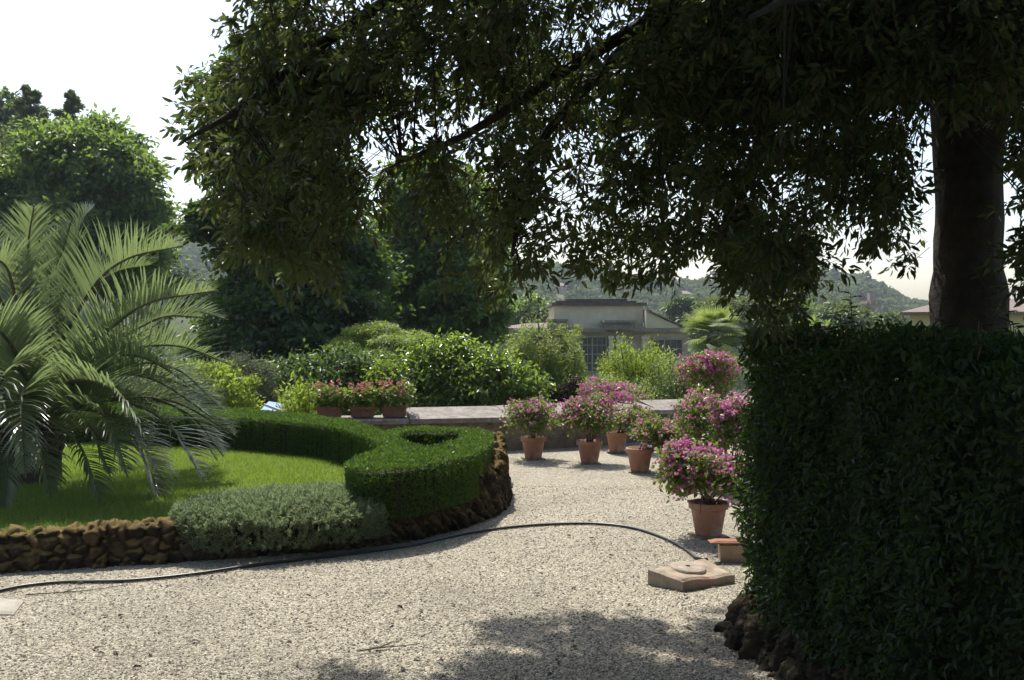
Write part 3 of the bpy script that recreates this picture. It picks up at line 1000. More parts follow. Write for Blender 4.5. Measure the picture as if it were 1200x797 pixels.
def far_house(label, x0, x1, y0, y1, d, mat):
    t = thing('hillside_house', label, 'house', (W((x0 + x1) / 2, y1, d)[0], d + 4, W(x0, y1, d)[2]), 'houses on the hillside')
    bx(MB(), x0, x1, y0, y1 + 4, d, d + 8, d).build('wall', M[mat], t)
    a, b = W(x0 - 1, y0, d), W(x1 + 1, y0, d)
    rz = a[2] + 4 * d / 1200
    MB().add([(a[0], d - .5, a[2] + .01), (b[0], d - .5, a[2] + .01), (b[0], d + 8.5, a[2] + .01), (a[0], d + 8.5, a[2] + .01), (a[0] + 2, d + 4, rz), (b[0] - 2, d + 4, rz)],
             [(0, 1, 5, 4), (1, 2, 5), (2, 3, 4, 5), (3, 0, 4)]).build('roof', M['roof_tile'], t)
    for i in range(3):
        xx = x0 + (x1 - x0) * (i + .5) / 3
        bx(MB(), xx - .9, xx + .9, y0 + 3, y0 + 6, d - .06, d - .01, d).build('window', M['grey_paint'], t)


far_house('pink walled house among trees on the far hill above the lemon house attic', 649, 664, 335, 344, 376, 'pink_wall')
far_house('small pink house low on the hill, past the end of the lemon house', 797, 811, 344.5, 351, 410, 'pink_wall')
far_house('long stone house on the very top of the far hill', 944, 960, 327, 335, 505, 'tower')

# ------------------------------------------------------------------ parapet with coping
cop = [(250, 12.9), (330, 13.0), (480, 13.2), (600, 13.5), (690, 14.0), (770, 14.6), (960, 15.6), (1350, 16.4)]
pw = thing('parapet_wall', 'long low stone parapet with sloping grey coping behind the row of pots', 'wall', W(600, 530, 13.5) * np.array([1, 1, 0]))
P2 = [np.array([(x - 600) / 1200 * d, d]) for x, d in cop]
mb, mc = MB(), MB()
TH = .5
for i in range(len(P2) - 1):
    a, b = P2[i], P2[i + 1]
    nv = np.array([-(b - a)[1], (b - a)[0]])
    nv = nv / np.linalg.norm(nv)
    o = nv * TH
    mb.add([(*a, -.15), (*b, -.15), (*(b + o), -1.5), (*(a + o), -1.5), (*a, .38), (*b, .38), (*(b + o), .38), (*(a + o), .38)],
           [(0, 1, 5, 4), (2, 3, 7, 6), (4, 5, 6, 7)] + ([(3, 0, 4, 7)] if i == 0 else []) + ([(1, 2, 6, 5)] if i == len(P2) - 2 else []))
    L = np.linalg.norm(b - a)
    k = max(1, int(L / 1.1))
    for j in range(k):
        s0, s1 = a + (b - a) * (j / k + .004), a + (b - a) * ((j + 1) / k - .004)
        lo = i < 2
        z0, z1, z2 = .382, (.43 if lo else .445) + g.uniform(-.006, .006), (.45 if lo else .545) + g.uniform(-.008, .008)
        f_, bk = -nv * .05, nv * (TH + .06)
        mc.add([(*(s0 + f_), z0), (*(s1 + f_), z0), (*(s1 + bk), z0), (*(s0 + bk), z0), (*(s0 + f_), z1), (*(s1 + f_), z1), (*(s1 + bk), z2), (*(s0 + bk), z2)],
               [(0, 3, 2, 1), (4, 5, 6, 7), (0, 1, 5, 4), (1, 2, 6, 5), (2, 3, 7, 6), (3, 0, 4, 7)])
mb.build('masonry', M['parapet'], pw)
mc.build('coping', M['coping'], pw)


# ------------------------------------------------------------------ rocks
def ico(sub=2):
    import bmesh
    bm = bmesh.new()
    bmesh.ops.create_icosphere(bm, subdivisions=sub, radius=1)
    v = np.array([p.co[:] for p in bm.verts])
    f = [tuple(x.index for x in fc.verts) for fc in bm.faces]
    bm.free()
    return v, f


ICO2 = ico(2)
ICO3 = ico(3)


def rock(mb, c, r, g, rz=0., tilt=0., rough=.35, base=ICO3):
    v, f = base
    s = g.random() * 50
    nz = np.array([mnoise.noise(Vector(p * 1.2 + s)) * .7 + (.45 - abs(mnoise.noise(Vector(p * 2.3 + s)))) * .75 + mnoise.noise(Vector(p * 5.5 + s)) * .4 + mnoise.noise(Vector(p * 11 + s)) * .22 for p in v])
    q = v * (1 + rough * 1.25 * nz[:, None])
    q = q * np.asarray(r)
    ca, sa = math.cos(tilt), math.sin(tilt)
    q = np.stack([q[:, 0] * ca - q[:, 2] * sa, q[:, 1], q[:, 0] * sa + q[:, 2] * ca], 1)
    ca, sa = math.cos(rz), math.sin(rz)
    q = np.stack([q[:, 0] * ca - q[:, 1] * sa, q[:, 0] * sa + q[:, 1] * ca, q[:, 2]], 1)
    mb.add(q + np.asarray(c), f)


# rustic wall round the raised bed
seg = np.linalg.norm(np.diff(wall_path, axis=0), axis=1)
cum = np.concatenate([[0], np.cumsum(seg)])


def along(path, cm, s):
    i = min(max(np.searchsorted(cm, s) - 1, 0), len(path) - 2)
    u = (s - cm[i]) / (cm[i + 1] - cm[i])
    p = path[i] + (path[i + 1] - path[i]) * u
    t_ = path[i + 1] - path[i]
    return p, t_ / np.linalg.norm(t_)


def wall_h(x, y):
    """top of the rustic wall: low at the start, higher round the bend"""
    return float(np.interp(x, [-5, -3.4, -1.6, -.9, -.4, 0], [.24, .25, .29, .34, .40, .44]))




def rubble_strip(path, hfun, prof, cell, stretch, amp, g, step=.013, tilt=0.0):
    """a wall as one relief: prof = (offset inwards, z fraction, normal outwards dx, dz), voronoi stones, craggy noise"""
    cm = np.concatenate([[0], np.cumsum(np.linalg.norm(np.diff(path, axis=0), axis=1))])
    ss = np.arange(0, cm[-1] - .001, step)
    prof = np.array(prof)
    rows = len(prof)
    V = np.zeros((len(ss), rows, 3))
    TI = np.zeros((len(ss), rows))
    for a_, s_ in enumerate(ss):
        p, t_ = along(path, cm, s_)
        iw = np.array([-t_[1], t_[0]])
        h = hfun(p[0], p[1]) * (1 + .13 * mnoise.noise(Vector((s_ * 4.1, 7.7, 0))) + .10 * mnoise.noise(Vector((s_ * 11, 2.7, 0))))
        for r_ in range(rows):
            off, zf, nx_, nz_ = prof[r_]
            z = zf * h
            q = Vector(((s_ + tilt * z) / cell * stretch[0], (off + 0.3) / cell * .6, z / cell * stretch[1]))
            q += Vector((mnoise.noise(q * 1.7), mnoise.noise(q * 1.7 + Vector((9, 1, 4))), mnoise.noise(q * 1.7 + Vector((2, 8, 5))))) * .2
            dd, pp_ = mnoise.voronoi(q)
            edge_ = min(1.0, (dd[1] - dd[0]) / .2)
            edge_ = edge_ * edge_ * (3 - 2 * edge_)
            cellr = mnoise.noise(pp_[0] * 3.3)
            w3 = Vector((s_ * 9, off * 9, z * 9))
            cr_ = mnoise.noise(w3) * .6 + (.4 - abs(mnoise.noise(w3 * 2.3))) * .7 + mnoise.noise(w3 * 5) * .3
            dsp = amp * (edge_ * .9 - .6 + cellr * .75 + cr_ * .45)
            pos = p + iw * off
            TI[a_, r_] = .5 + .9 * mnoise.noise(pp_[0] * 5.1 + Vector((3, 9, 1)))
            V[a_, r_] = (*(pos - iw * nx_ * dsp), z + nz_ * dsp)
    idn = np.arange(len(ss) * rows).reshape(len(ss), rows)
    Fq = np.stack([idn[:-1, :-1], idn[1:, :-1], idn[1:, 1:], idn[:-1, 1:]], -1).reshape(-1, 4)
    return V.reshape(-1, 3), Fq, TI.ravel()


def add_tint(o, t_):
    at = o.data.attributes.new('stone_tint', 'FLOAT', 'POINT')
    at.data.foreach_set('value', np.asarray(t_, dtype=np.float32))



face = [(-.0 + .05 * f_, f_, 1, .05) for f_ in np.linspace(-.12, .93, 26)]
crown_ = [(.058, .965, .85, .5), (.068, .985, .6, .8), (.08, .995, .3, .95)] + [(.08 + .014 * k, 1.0, 0, 1) for k in range(1, 11)] + [(.235, .96, -.5, .8), (.245, .88, -.9, .3), (.25, .7, -1, 0), (.25, .4, -1, 0)]
k_split = next(k for k in range(len(wall_path)) if wall_path[k][0] > -1.05)
Va, Fa, Ta = rubble_strip(wall_path[:k_split + 1], wall_h, face + crown_, .10, (1.0, 1.05), .040, g)
Vb, Fb, Tb = rubble_strip(wall_path[k_split:], wall_h, face + crown_, .11, (1.7, .75), .055, g, tilt=.7)
st = np_mesh('rustic_stone_wall', np.vstack([Va, Vb]), [np.vstack([Fa, Fb + len(Va)])], M['rock'], None, origin=np.array([*wall_path[40], 0]))
add_tint(st, np.concatenate([Ta, Tb]))
tag(st, 'low rustic wall of rough brown mossy rocks edging the raised lawn', 'wall')

# ------------------------------------------------------------------ raised lawn
LZ = .215


def inset_path(path, dist):
    out = []
    for i in range(len(path)):
        t_ = path[min(i + 1, len(path) - 1)] - path[max(i - 1, 0)]
        t_ = t_ / np.linalg.norm(t_)
        out.append(path[i] + np.array([-t_[1], t_[0]]) * dist)
    return np.array(out)


inner = inset_path(wall_path, .14)
lawn_poly = [tuple(p) for p in inner] + [(-9.0, 13.8), (-9.0, inner[0][1])]
import bmesh
bm = bmesh.new()
vs = [bm.verts.new((p[0], p[1], LZ)) for p in lawn_poly]
f = bm.faces.new(vs)
bmesh.ops.triangulate(bm, faces=[f])
me = bpy.data.meshes.new('lawn')
bm.to_mesh(me)
bm.free()
me.materials.append(M['lawn'])
tag(link(bpy.data.objects.new('lawn', me)), kind='structure')

# hedge outline at its top (z = .60)
HZ = .60
hedge_out = [(40, 483), (160, 485), (274, 489), (340, 494), (395, 501), (428, 511), (446, 522), (430, 531), (407, 540), (405, 545), (415, 549), (440, 550), (500, 544), (545, 535), (567, 526),
             (577, 516), (577, 508), (568, 504), (540, 501), (500, 500), (470, 502), (452, 505), (436, 500), (400, 491), (340, 484), (274, 479), (160, 474), (40, 472)]
hedge_hole = [(468, 513), (480, 519), (500, 522), (522, 520), (537, 514), (538, 507), (515, 504.5), (480, 505), (466, 508)]
HO = np.array([G(x, y, HZ)[:2] for x, y in hedge_out])
HH = np.array([G(x, y, HZ)[:2] for x, y in hedge_hole])
HO = np.array([p[:2] for p in smooth_path([np.array([*p, 0]) for p in HO], 5)])
HH = np.array([p[:2] for p in smooth_path([np.array([*p, 0]) for p in np.vstack([HH, HH[:1]])], 5)])


def in_hedge(x, y):
    return in_poly(x, y, HO) & ~in_poly(x, y, HH)


n = 260000
x_ = rng.uniform(-7, -.2, n)
y_ = rng.uniform(6.6, 13.5, n)
ok = in_poly(x_, y_, lawn_poly) & ~in_hedge(x_, y_) & ~in_poly(x_, y_, HH)
x_, y_ = x_[ok], y_[ok]
n = len(x_)
P = np.stack([x_, y_, np.full(n, LZ - .004)], 1)
tuft = .5 + .5 * noise3(P * np.array([1, 1, 0]), 3.0)
D = unit(np.stack([rng.normal(size=n) * .42, rng.normal(size=n) * .42, np.ones(n)], 1))
L = (.022 + .045 * rng.random(n)) * (.75 + .6 * tuft)
edge = np.abs(y_ - np.interp(x_, wall_path[:106, 0], wall_path[:106, 1])) < .32
L = np.where(edge, L * 1.5, L)
tag(leaf_obj('grass', P, D, rand_dirs(n), L, .006, T_TRI, M['grass']), 'short sunlit green lawn grass around the palm', 'grass', kind='stuff')


def poly_side_samples(poly, n, g):
    A = poly
    B = np.roll(poly, -1, axis=0)
    L = np.linalg.norm(B - A, axis=1)
    i = g.choice(len(A), n, p=L / L.sum())
    u = g.random(n)[:, None]
    p = A[i] + (B[i] - A[i]) * u
    t_ = unit(B[i] - A[i])
    return p, np.stack([t_[:, 1], -t_[:, 0]], 1)


def voxel_core(name, test, x0, x1, y0, y1, res, z0, z1, mat, parent):
    X = np.arange(x0, x1, res)
    Y = np.arange(y0, y1, res)
    gx_, gy_ = np.meshgrid(X + res / 2, Y + res / 2)
    ins = test(gx_.ravel(), gy_.ravel()).reshape(gx_.shape)
    mb_ = MB()
    for j in range(ins.shape[0]):
        for i in range(ins.shape[1]):
            if not ins[j, i]:
                continue
            a_, b_, c_, d2 = X[i], X[i] + res, Y[j], Y[j] + res
            mb_.add([(a_, c_, z1), (b_, c_, z1), (b_, d2, z1), (a_, d2, z1)], [(0, 1, 2, 3)])
            for dj, di, q0, q1 in ((-1, 0, (a_, c_), (b_, c_)), (1, 0, (b_, d2), (a_, d2)), (0, -1, (a_, d2), (a_, c_)), (0, 1, (b_, c_), (b_, d2))):
                jj, ii = j + dj, i + di
                if jj < 0 or ii < 0 or jj >= ins.shape[0] or ii >= ins.shape[1] or not ins[jj, ii]:
                    mb_.add([(*q0, z0), (*q1, z0), (*q1, z1), (*q0, z1)], [(0, 1, 2, 3)])
    return mb_.build(name, mat, parent)


hg = thing('box_hedge', 'low clipped box hedge curling into a closed loop at the end of the lawn', 'hedge', (-.9, 9.2, .2))


def core_test(x, y):
    r_ = .045
    k = in_hedge(x, y)
    for dx, dy in ((r_, 0), (-r_, 0), (0, r_), (0, -r_)):
        k &= in_hedge(x + dx, y + dy)
    return k


voxel_core('shaded_core', core_test, -7.2, 0, 7.0, 14, .06, LZ - .02, HZ - .045, M['dark_core'], hg)  # solid block behind the leaves; interior shade is in its colour
n = 220000
x_ = rng.uniform(HO[:, 0].min(), HO[:, 0].max(), n * 2)
y_ = rng.uniform(HO[:, 1].min(), HO[:, 1].max(), n * 2)
ok = in_hedge(x_, y_) & (x_ > -5.6)
x_, y_ = x_[ok], y_[ok]
n = len(x_)
print('hedge top leaves', n)
Pt = np.stack([x_, y_, HZ - .03 + .035 * rng.random(n)], 1)
Pt[:, 2] += .010 * noise3(Pt, 6)
Dt = unit(np.stack([rng.normal(size=n) * .6, rng.normal(size=n) * .6, np.ones(n)], 1))
p1, n1 = poly_side_samples(HO, 130000, rng)
p2, n2 = poly_side_samples(HH, 16000, rng)
if not in_hedge(p1[:, 0] - n1[:, 0] * .03, p1[:, 1] - n1[:, 1] * .03).mean() > .5:
    n1 = -n1
if not in_hedge(p2[:, 0] - n2[:, 0] * .03, p2[:, 1] - n2[:, 1] * .03).mean() > .5:
    n2 = -n2
ps, ns = np.vstack([p1, p2]), np.vstack([n1, n2])
k = ps[:, 0] > -5.6
ps, ns = ps[k], ns[k]
m = len(ps)
zz = LZ + (HZ - LZ) * rng.random(m)
Ps = np.stack([ps[:, 0] - ns[:, 0] * .03, ps[:, 1] - ns[:, 1] * .03, zz], 1)
Ps[:, :2] += ns * (.022 * rng.random((m, 1)) + .010 * noise3(Ps, 9)[:, None])
Ds = unit(np.stack([ns[:, 0] * .8 + rng.normal(size=m) * .6, ns[:, 1] * .8 + rng.normal(size=m) * .6, .45 + rng.normal(size=m) * .5], 1))
P = np.vstack([Pt, Ps])
D = np.vstack([Dt, Ds])
nr = np.vstack([np.tile([0, 0, .6], (n, 1)), np.stack([ns[:, 0], ns[:, 1], 0 * zz], 1)]) + rng.normal(size=(n + m, 3)) * .5
L = .019 * rng.uniform(.6, 1.4, n + m)
L[:n] *= np.where(rng.random(n) < .06, 1.9, 1)
leaf_obj('foliage', P, D, nr, L, L * .5, T_FOLD, M['box'], hg)

# grey-green cushion plant spilling over the wall
i0 = [k for k in range(len(wall_path)) if wall_path[k][0] > -2.45 and wall_path[k][1] < 9][0]
i1 = [k for k in range(len(wall_path)) if wall_path[k][0] < -.86 and wall_path[k][1] < 9][-1]
cu = thing('cushion_plant', 'grey green fine leaved cushion plant spilling over the rustic wall', 'shrub', (*wall_path[(i0 + i1) // 2], .2))
n = 4200
u = i0 + (i1 - i0) * rng.random(n)
ii = u.astype(int)
fr = (u - ii)[:, None]
pp = wall_path[ii] * (1 - fr) + wall_path[np.minimum(ii + 1, len(wall_path) - 1)] * fr
tg = unit(wall_path[np.minimum(ii + 1, len(wall_path) - 1)] - wall_path[ii])
inw = np.stack([-tg[:, 1], tg[:, 0]], 1)
e_ = (u - i0) / (i1 - i0)
prof = np.clip(np.sin(np.clip(e_, 0, 1) * math.pi), 0, 1) ** .45
th = rng.random(n) * math.pi * 1.12 - .12 * math.pi        # angle round the cushion's section, from gravel side over the top to the lawn
rr = (1 + .13 * noise3(np.stack([pp[:, 0] * 6, th * 2.4, pp[:, 1] * 6], 1), 1.0)) * rng.uniform(.9, 1.04, n)
hw, hz = .44 * prof + .04, .118 * prof + .035
off = -np.cos(th) * hw * rr + .29
zz = .225 + np.sin(th) * hz * rr
zz = np.where(th < 0, .225 + th * .40, zz)
zz = np.where(off > .30, np.maximum(zz, LZ), zz)
P = np.stack([pp[:, 0] + inw[:, 0] * off, pp[:, 1] + inw[:, 1] * off, zz], 1)
outv = unit(np.stack([inw[:, 0] * -np.cos(th), inw[:, 1] * -np.cos(th), np.sin(th) + .05], 1))
ax_ = unit(outv * .55 + rand_dirs(n) * .35 + np.array([0, 0, .75]))
per = 22
uu = rng.random((n, per, 1))
Lh = rng.uniform(.05, .11, (n, 1, 1))
Pq = (P[:, None, :] - ax_[:, None, :] * .02 + ax_[:, None, :] * uu * Lh).reshape(-1, 3)
Dq = unit(np.repeat(ax_, per, 0) * .8 + rand_dirs(n * per) * .7)
L = .030 * rng.uniform(.5, 1.4, n * per)
leaf_obj('foliage', Pq, Dq, rand_dirs(n * per), L, .0065, T_QUAD, M['lavender'], cu)
mb = MB()
for k in range(i0, i1, 1):
    p, q = wall_path[k], wall_path[k + 1]
    t_ = (q - p) / np.linalg.norm(q - p)
    iw = np.array([-t_[1], t_[0]])
    e2 = (k - i0) / (i1 - i0)
    pr = max(.02, math.sin(e2 * math.pi)) ** .45
    c = p + iw * .29
    rock(mb, (*c, .2), (.10, .35 * pr + .02, .115 * pr), g, math.atan2(t_[1], t_[0]), 0, .1, ICO2)
mb.build('shaded_core', M['dark_core'], cu, smooth=True)  # solid lumps, coloured dark for the shade inside the cushion
mb = MB()

# ------------------------------------------------------------------ feather palm
PB = np.array([-4.55, 9.5, LZ])
pt = thing('feather_palm', 'large feather palm with arching grey green fronds on the lawn', 'palm', PB)
mb = MB()
mb.tube([PB + np.array([0, 0, -.05]), PB + np.array([0, 0, .35]), PB + np.array([.02, 0, .72]), PB + np.array([.02, 0, .95])], [.30, .30, .25, .14], 14, rough=.35)
for k in range(60):
    a = k * 2.4
    z = .1 + .85 * k / 60
    o = np.array([math.cos(a), math.sin(a), 0])
    s0 = PB + o * .26 + np.array([0, 0, z])
    mb.tube([s0, s0 + o * .07 + np.array([0, 0, .12]), s0 + o * .10 + np.array([0, 0, .24])], [.05, .04, .015], 6)
mb.build('trunk', M['bark_grey'], pt, smooth=False)


def frond(pts, ln, g, npair=80, start=.16, vee=.8, droop=.35):
    droop *= .8
    ln *= 1.12
    """pinnate leaf along the rachis pts (world), leaflets ln long; one mesh for the leaf blade, the rachis its child"""
    path = np.array(smooth_path(pts, 10))
    m = len(path)
    mbr = MB()
    mbr.tube(path, [.022 * (1 - .9 * i / m) + .003 for i in range(m)], 6)
    seg_ = np.linalg.norm(np.diff(path, axis=0), axis=1)
    cm = np.concatenate([[0], np.cumsum(seg_)])
    T = cm[-1]
    V, F4, F3 = [], [], []
    for k in range(npair):
        f_ = start + (1 - start) * (k + .5) / npair
        i = min(max(np.searchsorted(cm, f_ * T) - 1, 0), m - 2)
        uu = (f_ * T - cm[i]) / (cm[i + 1] - cm[i])
        p = path[i] + (path[i + 1] - path[i]) * uu
        t_ = unit(path[i + 1] - path[i])
        sd = np.cross(t_, [0, 0, 1.0])
        if np.linalg.norm(sd) < .25:
            sd = np.array([.96, -.28, 0])
        sd = unit(sd)
        up = unit(np.cross(sd, t_))
        env = math.sin(min(1, (f_ - start) / (1 - start) * .82 + .2) * math.pi) ** .6
        for sg in (-1, 1):
            L = ln * env * g.uniform(.85, 1.12)
            d0 = unit(t_ * (.55 + .5 * f_) + sd * sg * .78 + up * vee * g.uniform(.7, 1.3) + g.normal(size=3) * .06)
            wv = unit(np.cross(d0, up + sd * .2 * sg))
            w0 = .0098 * (.8 + .4 * g.random())
            q = p.copy()
            dcur = d0.copy()
            b0 = len(V)
            ns_ = 4
            for sgm in range(ns_):
                ww = w0 * (.7, 1.0, .8, .45)[sgm]
                V.append(q + wv * ww)
                V.append(q - wv * ww)
                q = q + dcur * L / ns_
                dcur = unit(dcur + np.array([0, 0, -droop * (.35 + .35 * sgm)]) * .6)
            V.append(q)
            for sgm in range(ns_ - 1):
                F4.append((b0 + 2 * sgm, b0 + 2 * sgm + 1, b0 + 2 * sgm + 3, b0 + 2 * sgm + 2))
            F3.append((b0 + 2 * ns_ - 2, b0 + 2 * ns_ - 1, b0 + 2 * ns_))
    fo = np_mesh('frond', np.array(V), [np.array(F4), np.array(F3)], M['palm'], pt)
    mbr2 = MB()
    mbr2.v, mbr2.f = mbr.v, mbr.f
    # the rachis mesh shares the palm's origin
    me_o = mbr2.build('rachis', M['rachis'], None)
    for v_ in me_o.data.vertices:
        v_.co -= Vector(PB)
    me_o.parent = fo


heart = PB + np.array([.02, 0, .85])
traced = [  # photo pixels with depth, heart -> tip; leaflet length
    ([(40, 440, 9.4), (36, 350, 9.3), (33, 290, 9.2), (40, 240, 9.0)], .46, .3),
    ([(58, 420, 9.7), (80, 320, 9.9), (96, 262, 10.0), (112, 240, 10.1)], .42, .3),
    ([(62, 420, 9.4), (108, 338, 9.3), (150, 303, 9.2), (215, 288, 9.0)], .50, .3),
    ([(66, 435, 9.3), (125, 388, 9.0), (175, 355, 8.8), (255, 340, 8.6)], .48, .3),
    ([(70, 455, 9.4), (135, 415, 9.2), (205, 405, 9.0), (272, 428, 8.8)], .46, .35),
    ([(66, 470, 9.2), (110, 462, 8.8), (190, 492, 8.4), (240, 565, 8.2)], .48, .5),
    ([(60, 475, 9.3), (115, 470, 9.5), (200, 470, 9.6), (278, 512, 9.6)], .48, .45),
    ([(50, 480, 9.1), (80, 475, 8.5), (125, 490, 8.0), (150, 560, 7.8)], .44, .5),
    ([(48, 490, 9.1), (65, 495, 8.5), (95, 525, 8.1), (118, 590, 7.9)], .42, .55),
    ([(30, 470, 9.2), (5, 440, 8.8), (-40, 440, 8.5), (-90, 500, 8.3)], .46, .4),
    ([(28, 440, 9.3), (0, 350, 9.2), (-35, 290, 9.0), (-90, 270, 8.8)], .48, .3),
    ([(25, 430, 9.7), (-10, 330, 10), (-60, 260, 10.2), (-120, 240, 10.4)], .46, .3),
    ([(40, 460, 9.0), (20, 430, 8.4), (0, 450, 7.9), (-15, 530, 7.7)], .42, .5),
    ([(50, 440, 9.9), (90, 390, 10.5), (140, 380, 11), (200, 420, 11.3)], .46, .4),
    ([(42, 440, 9.9), (60, 370, 10.5), (50, 330, 11), (60, 340, 11.5)], .44, .4),
    ([(40, 480, 9.0), (35, 478, 8.4), (45, 510, 7.95), (60, 585, 7.8)], .42, .5),
    ([(64, 500, 9.3), (105, 505, 9.0), (160, 525, 8.8), (190, 590, 8.6)], .40, .5),
    ([(20, 500, 9.2), (-20, 500, 8.8), (-70, 530, 8.5), (-100, 600, 8.4)], .42, .5),
    ([(70, 440, 9.6), (150, 400, 9.9), (215, 365, 10.1), (268, 375, 10.2)], .44, .35),
    ([(50, 430, 9.5), (58, 345, 9.6), (72, 300, 9.6), (84, 258, 9.6)], .44, .3),
    ([(64, 460, 9.3), (120, 440, 8.9), (180, 445, 8.6), (250, 490, 8.4)], .46, .4),
    ([(60, 480, 9.2), (100, 480, 8.7), (150, 500, 8.4), (190, 560, 8.2)], .44, .5),
    ([(52, 485, 9.0), (75, 480, 8.4), (105, 500, 8.0), (130, 560, 7.85)], .42, .5),
    ([(62, 465, 9.7), (130, 455, 10.1), (210, 480, 10.4), (255, 540, 10.5)], .44, .5),
    ([(40, 470, 8.9), (30, 455, 8.2), (25, 480, 7.8), (30, 560, 7.6)], .42, .5),
    ([(66, 455, 9.6), (140, 428, 9.8), (205, 432, 9.9), (258, 478, 9.9)], .46, .45),
    ([(62, 450, 9.3), (118, 420, 8.9), (170, 420, 8.6), (228, 455, 8.3)], .46, .45),
    ([(55, 460, 9.0), (95, 445, 8.4), (140, 462, 8.0), (175, 520, 7.8)], .44, .5),
    ([(70, 470, 9.7), (150, 462, 9.9), (220, 485, 10), (262, 535, 10)], .46, .5),
    ([(58, 425, 9.6), (100, 350, 9.7), (135, 320, 9.8), (180, 310, 9.8)], .48, .35),
    ([(36, 430, 9.2), (18, 350, 8.9), (5, 310, 8.7), (-25, 300, 8.5)], .46, .35),
    ([(34, 450, 9.0), (10, 400, 8.5), (-15, 385, 8.2), (-50, 410, 8.0)], .46, .4),
    ([(45, 430, 9.9), (45, 340, 10.2), (60, 290, 10.4), (85, 270, 10.5)], .44, .35),
    ([(66, 440, 9.5), (135, 400, 9.6), (190, 372, 9.6), (240, 372, 9.6)], .46, .3),
    ([(60, 470, 9.6), (140, 440, 10.0), (200, 445, 10.2), (262, 480, 10.4)], .44, .45),
    ([(45, 485, 9.2), (20, 500, 8.6), (10, 540, 8.2), (5, 600, 8.0)], .4, .5),
]
for pts, ln, dr in traced:
    frond([heart + (W(*pts[0]) - heart) * .45] + [W(*p) for p in pts], ln, g, droop=dr)

# ------------------------------------------------------------------ bougainvilleas in pots
POT = [(0.0, .0), (.098, .0), (.103, .012), (.137, .205), (.137, .208), (.155, .212), (.158, .255), (.152, .262), (.141, .262), (.137, .228), (0.0, .228)]
GP = 'bougainvilleas in terracotta pots'


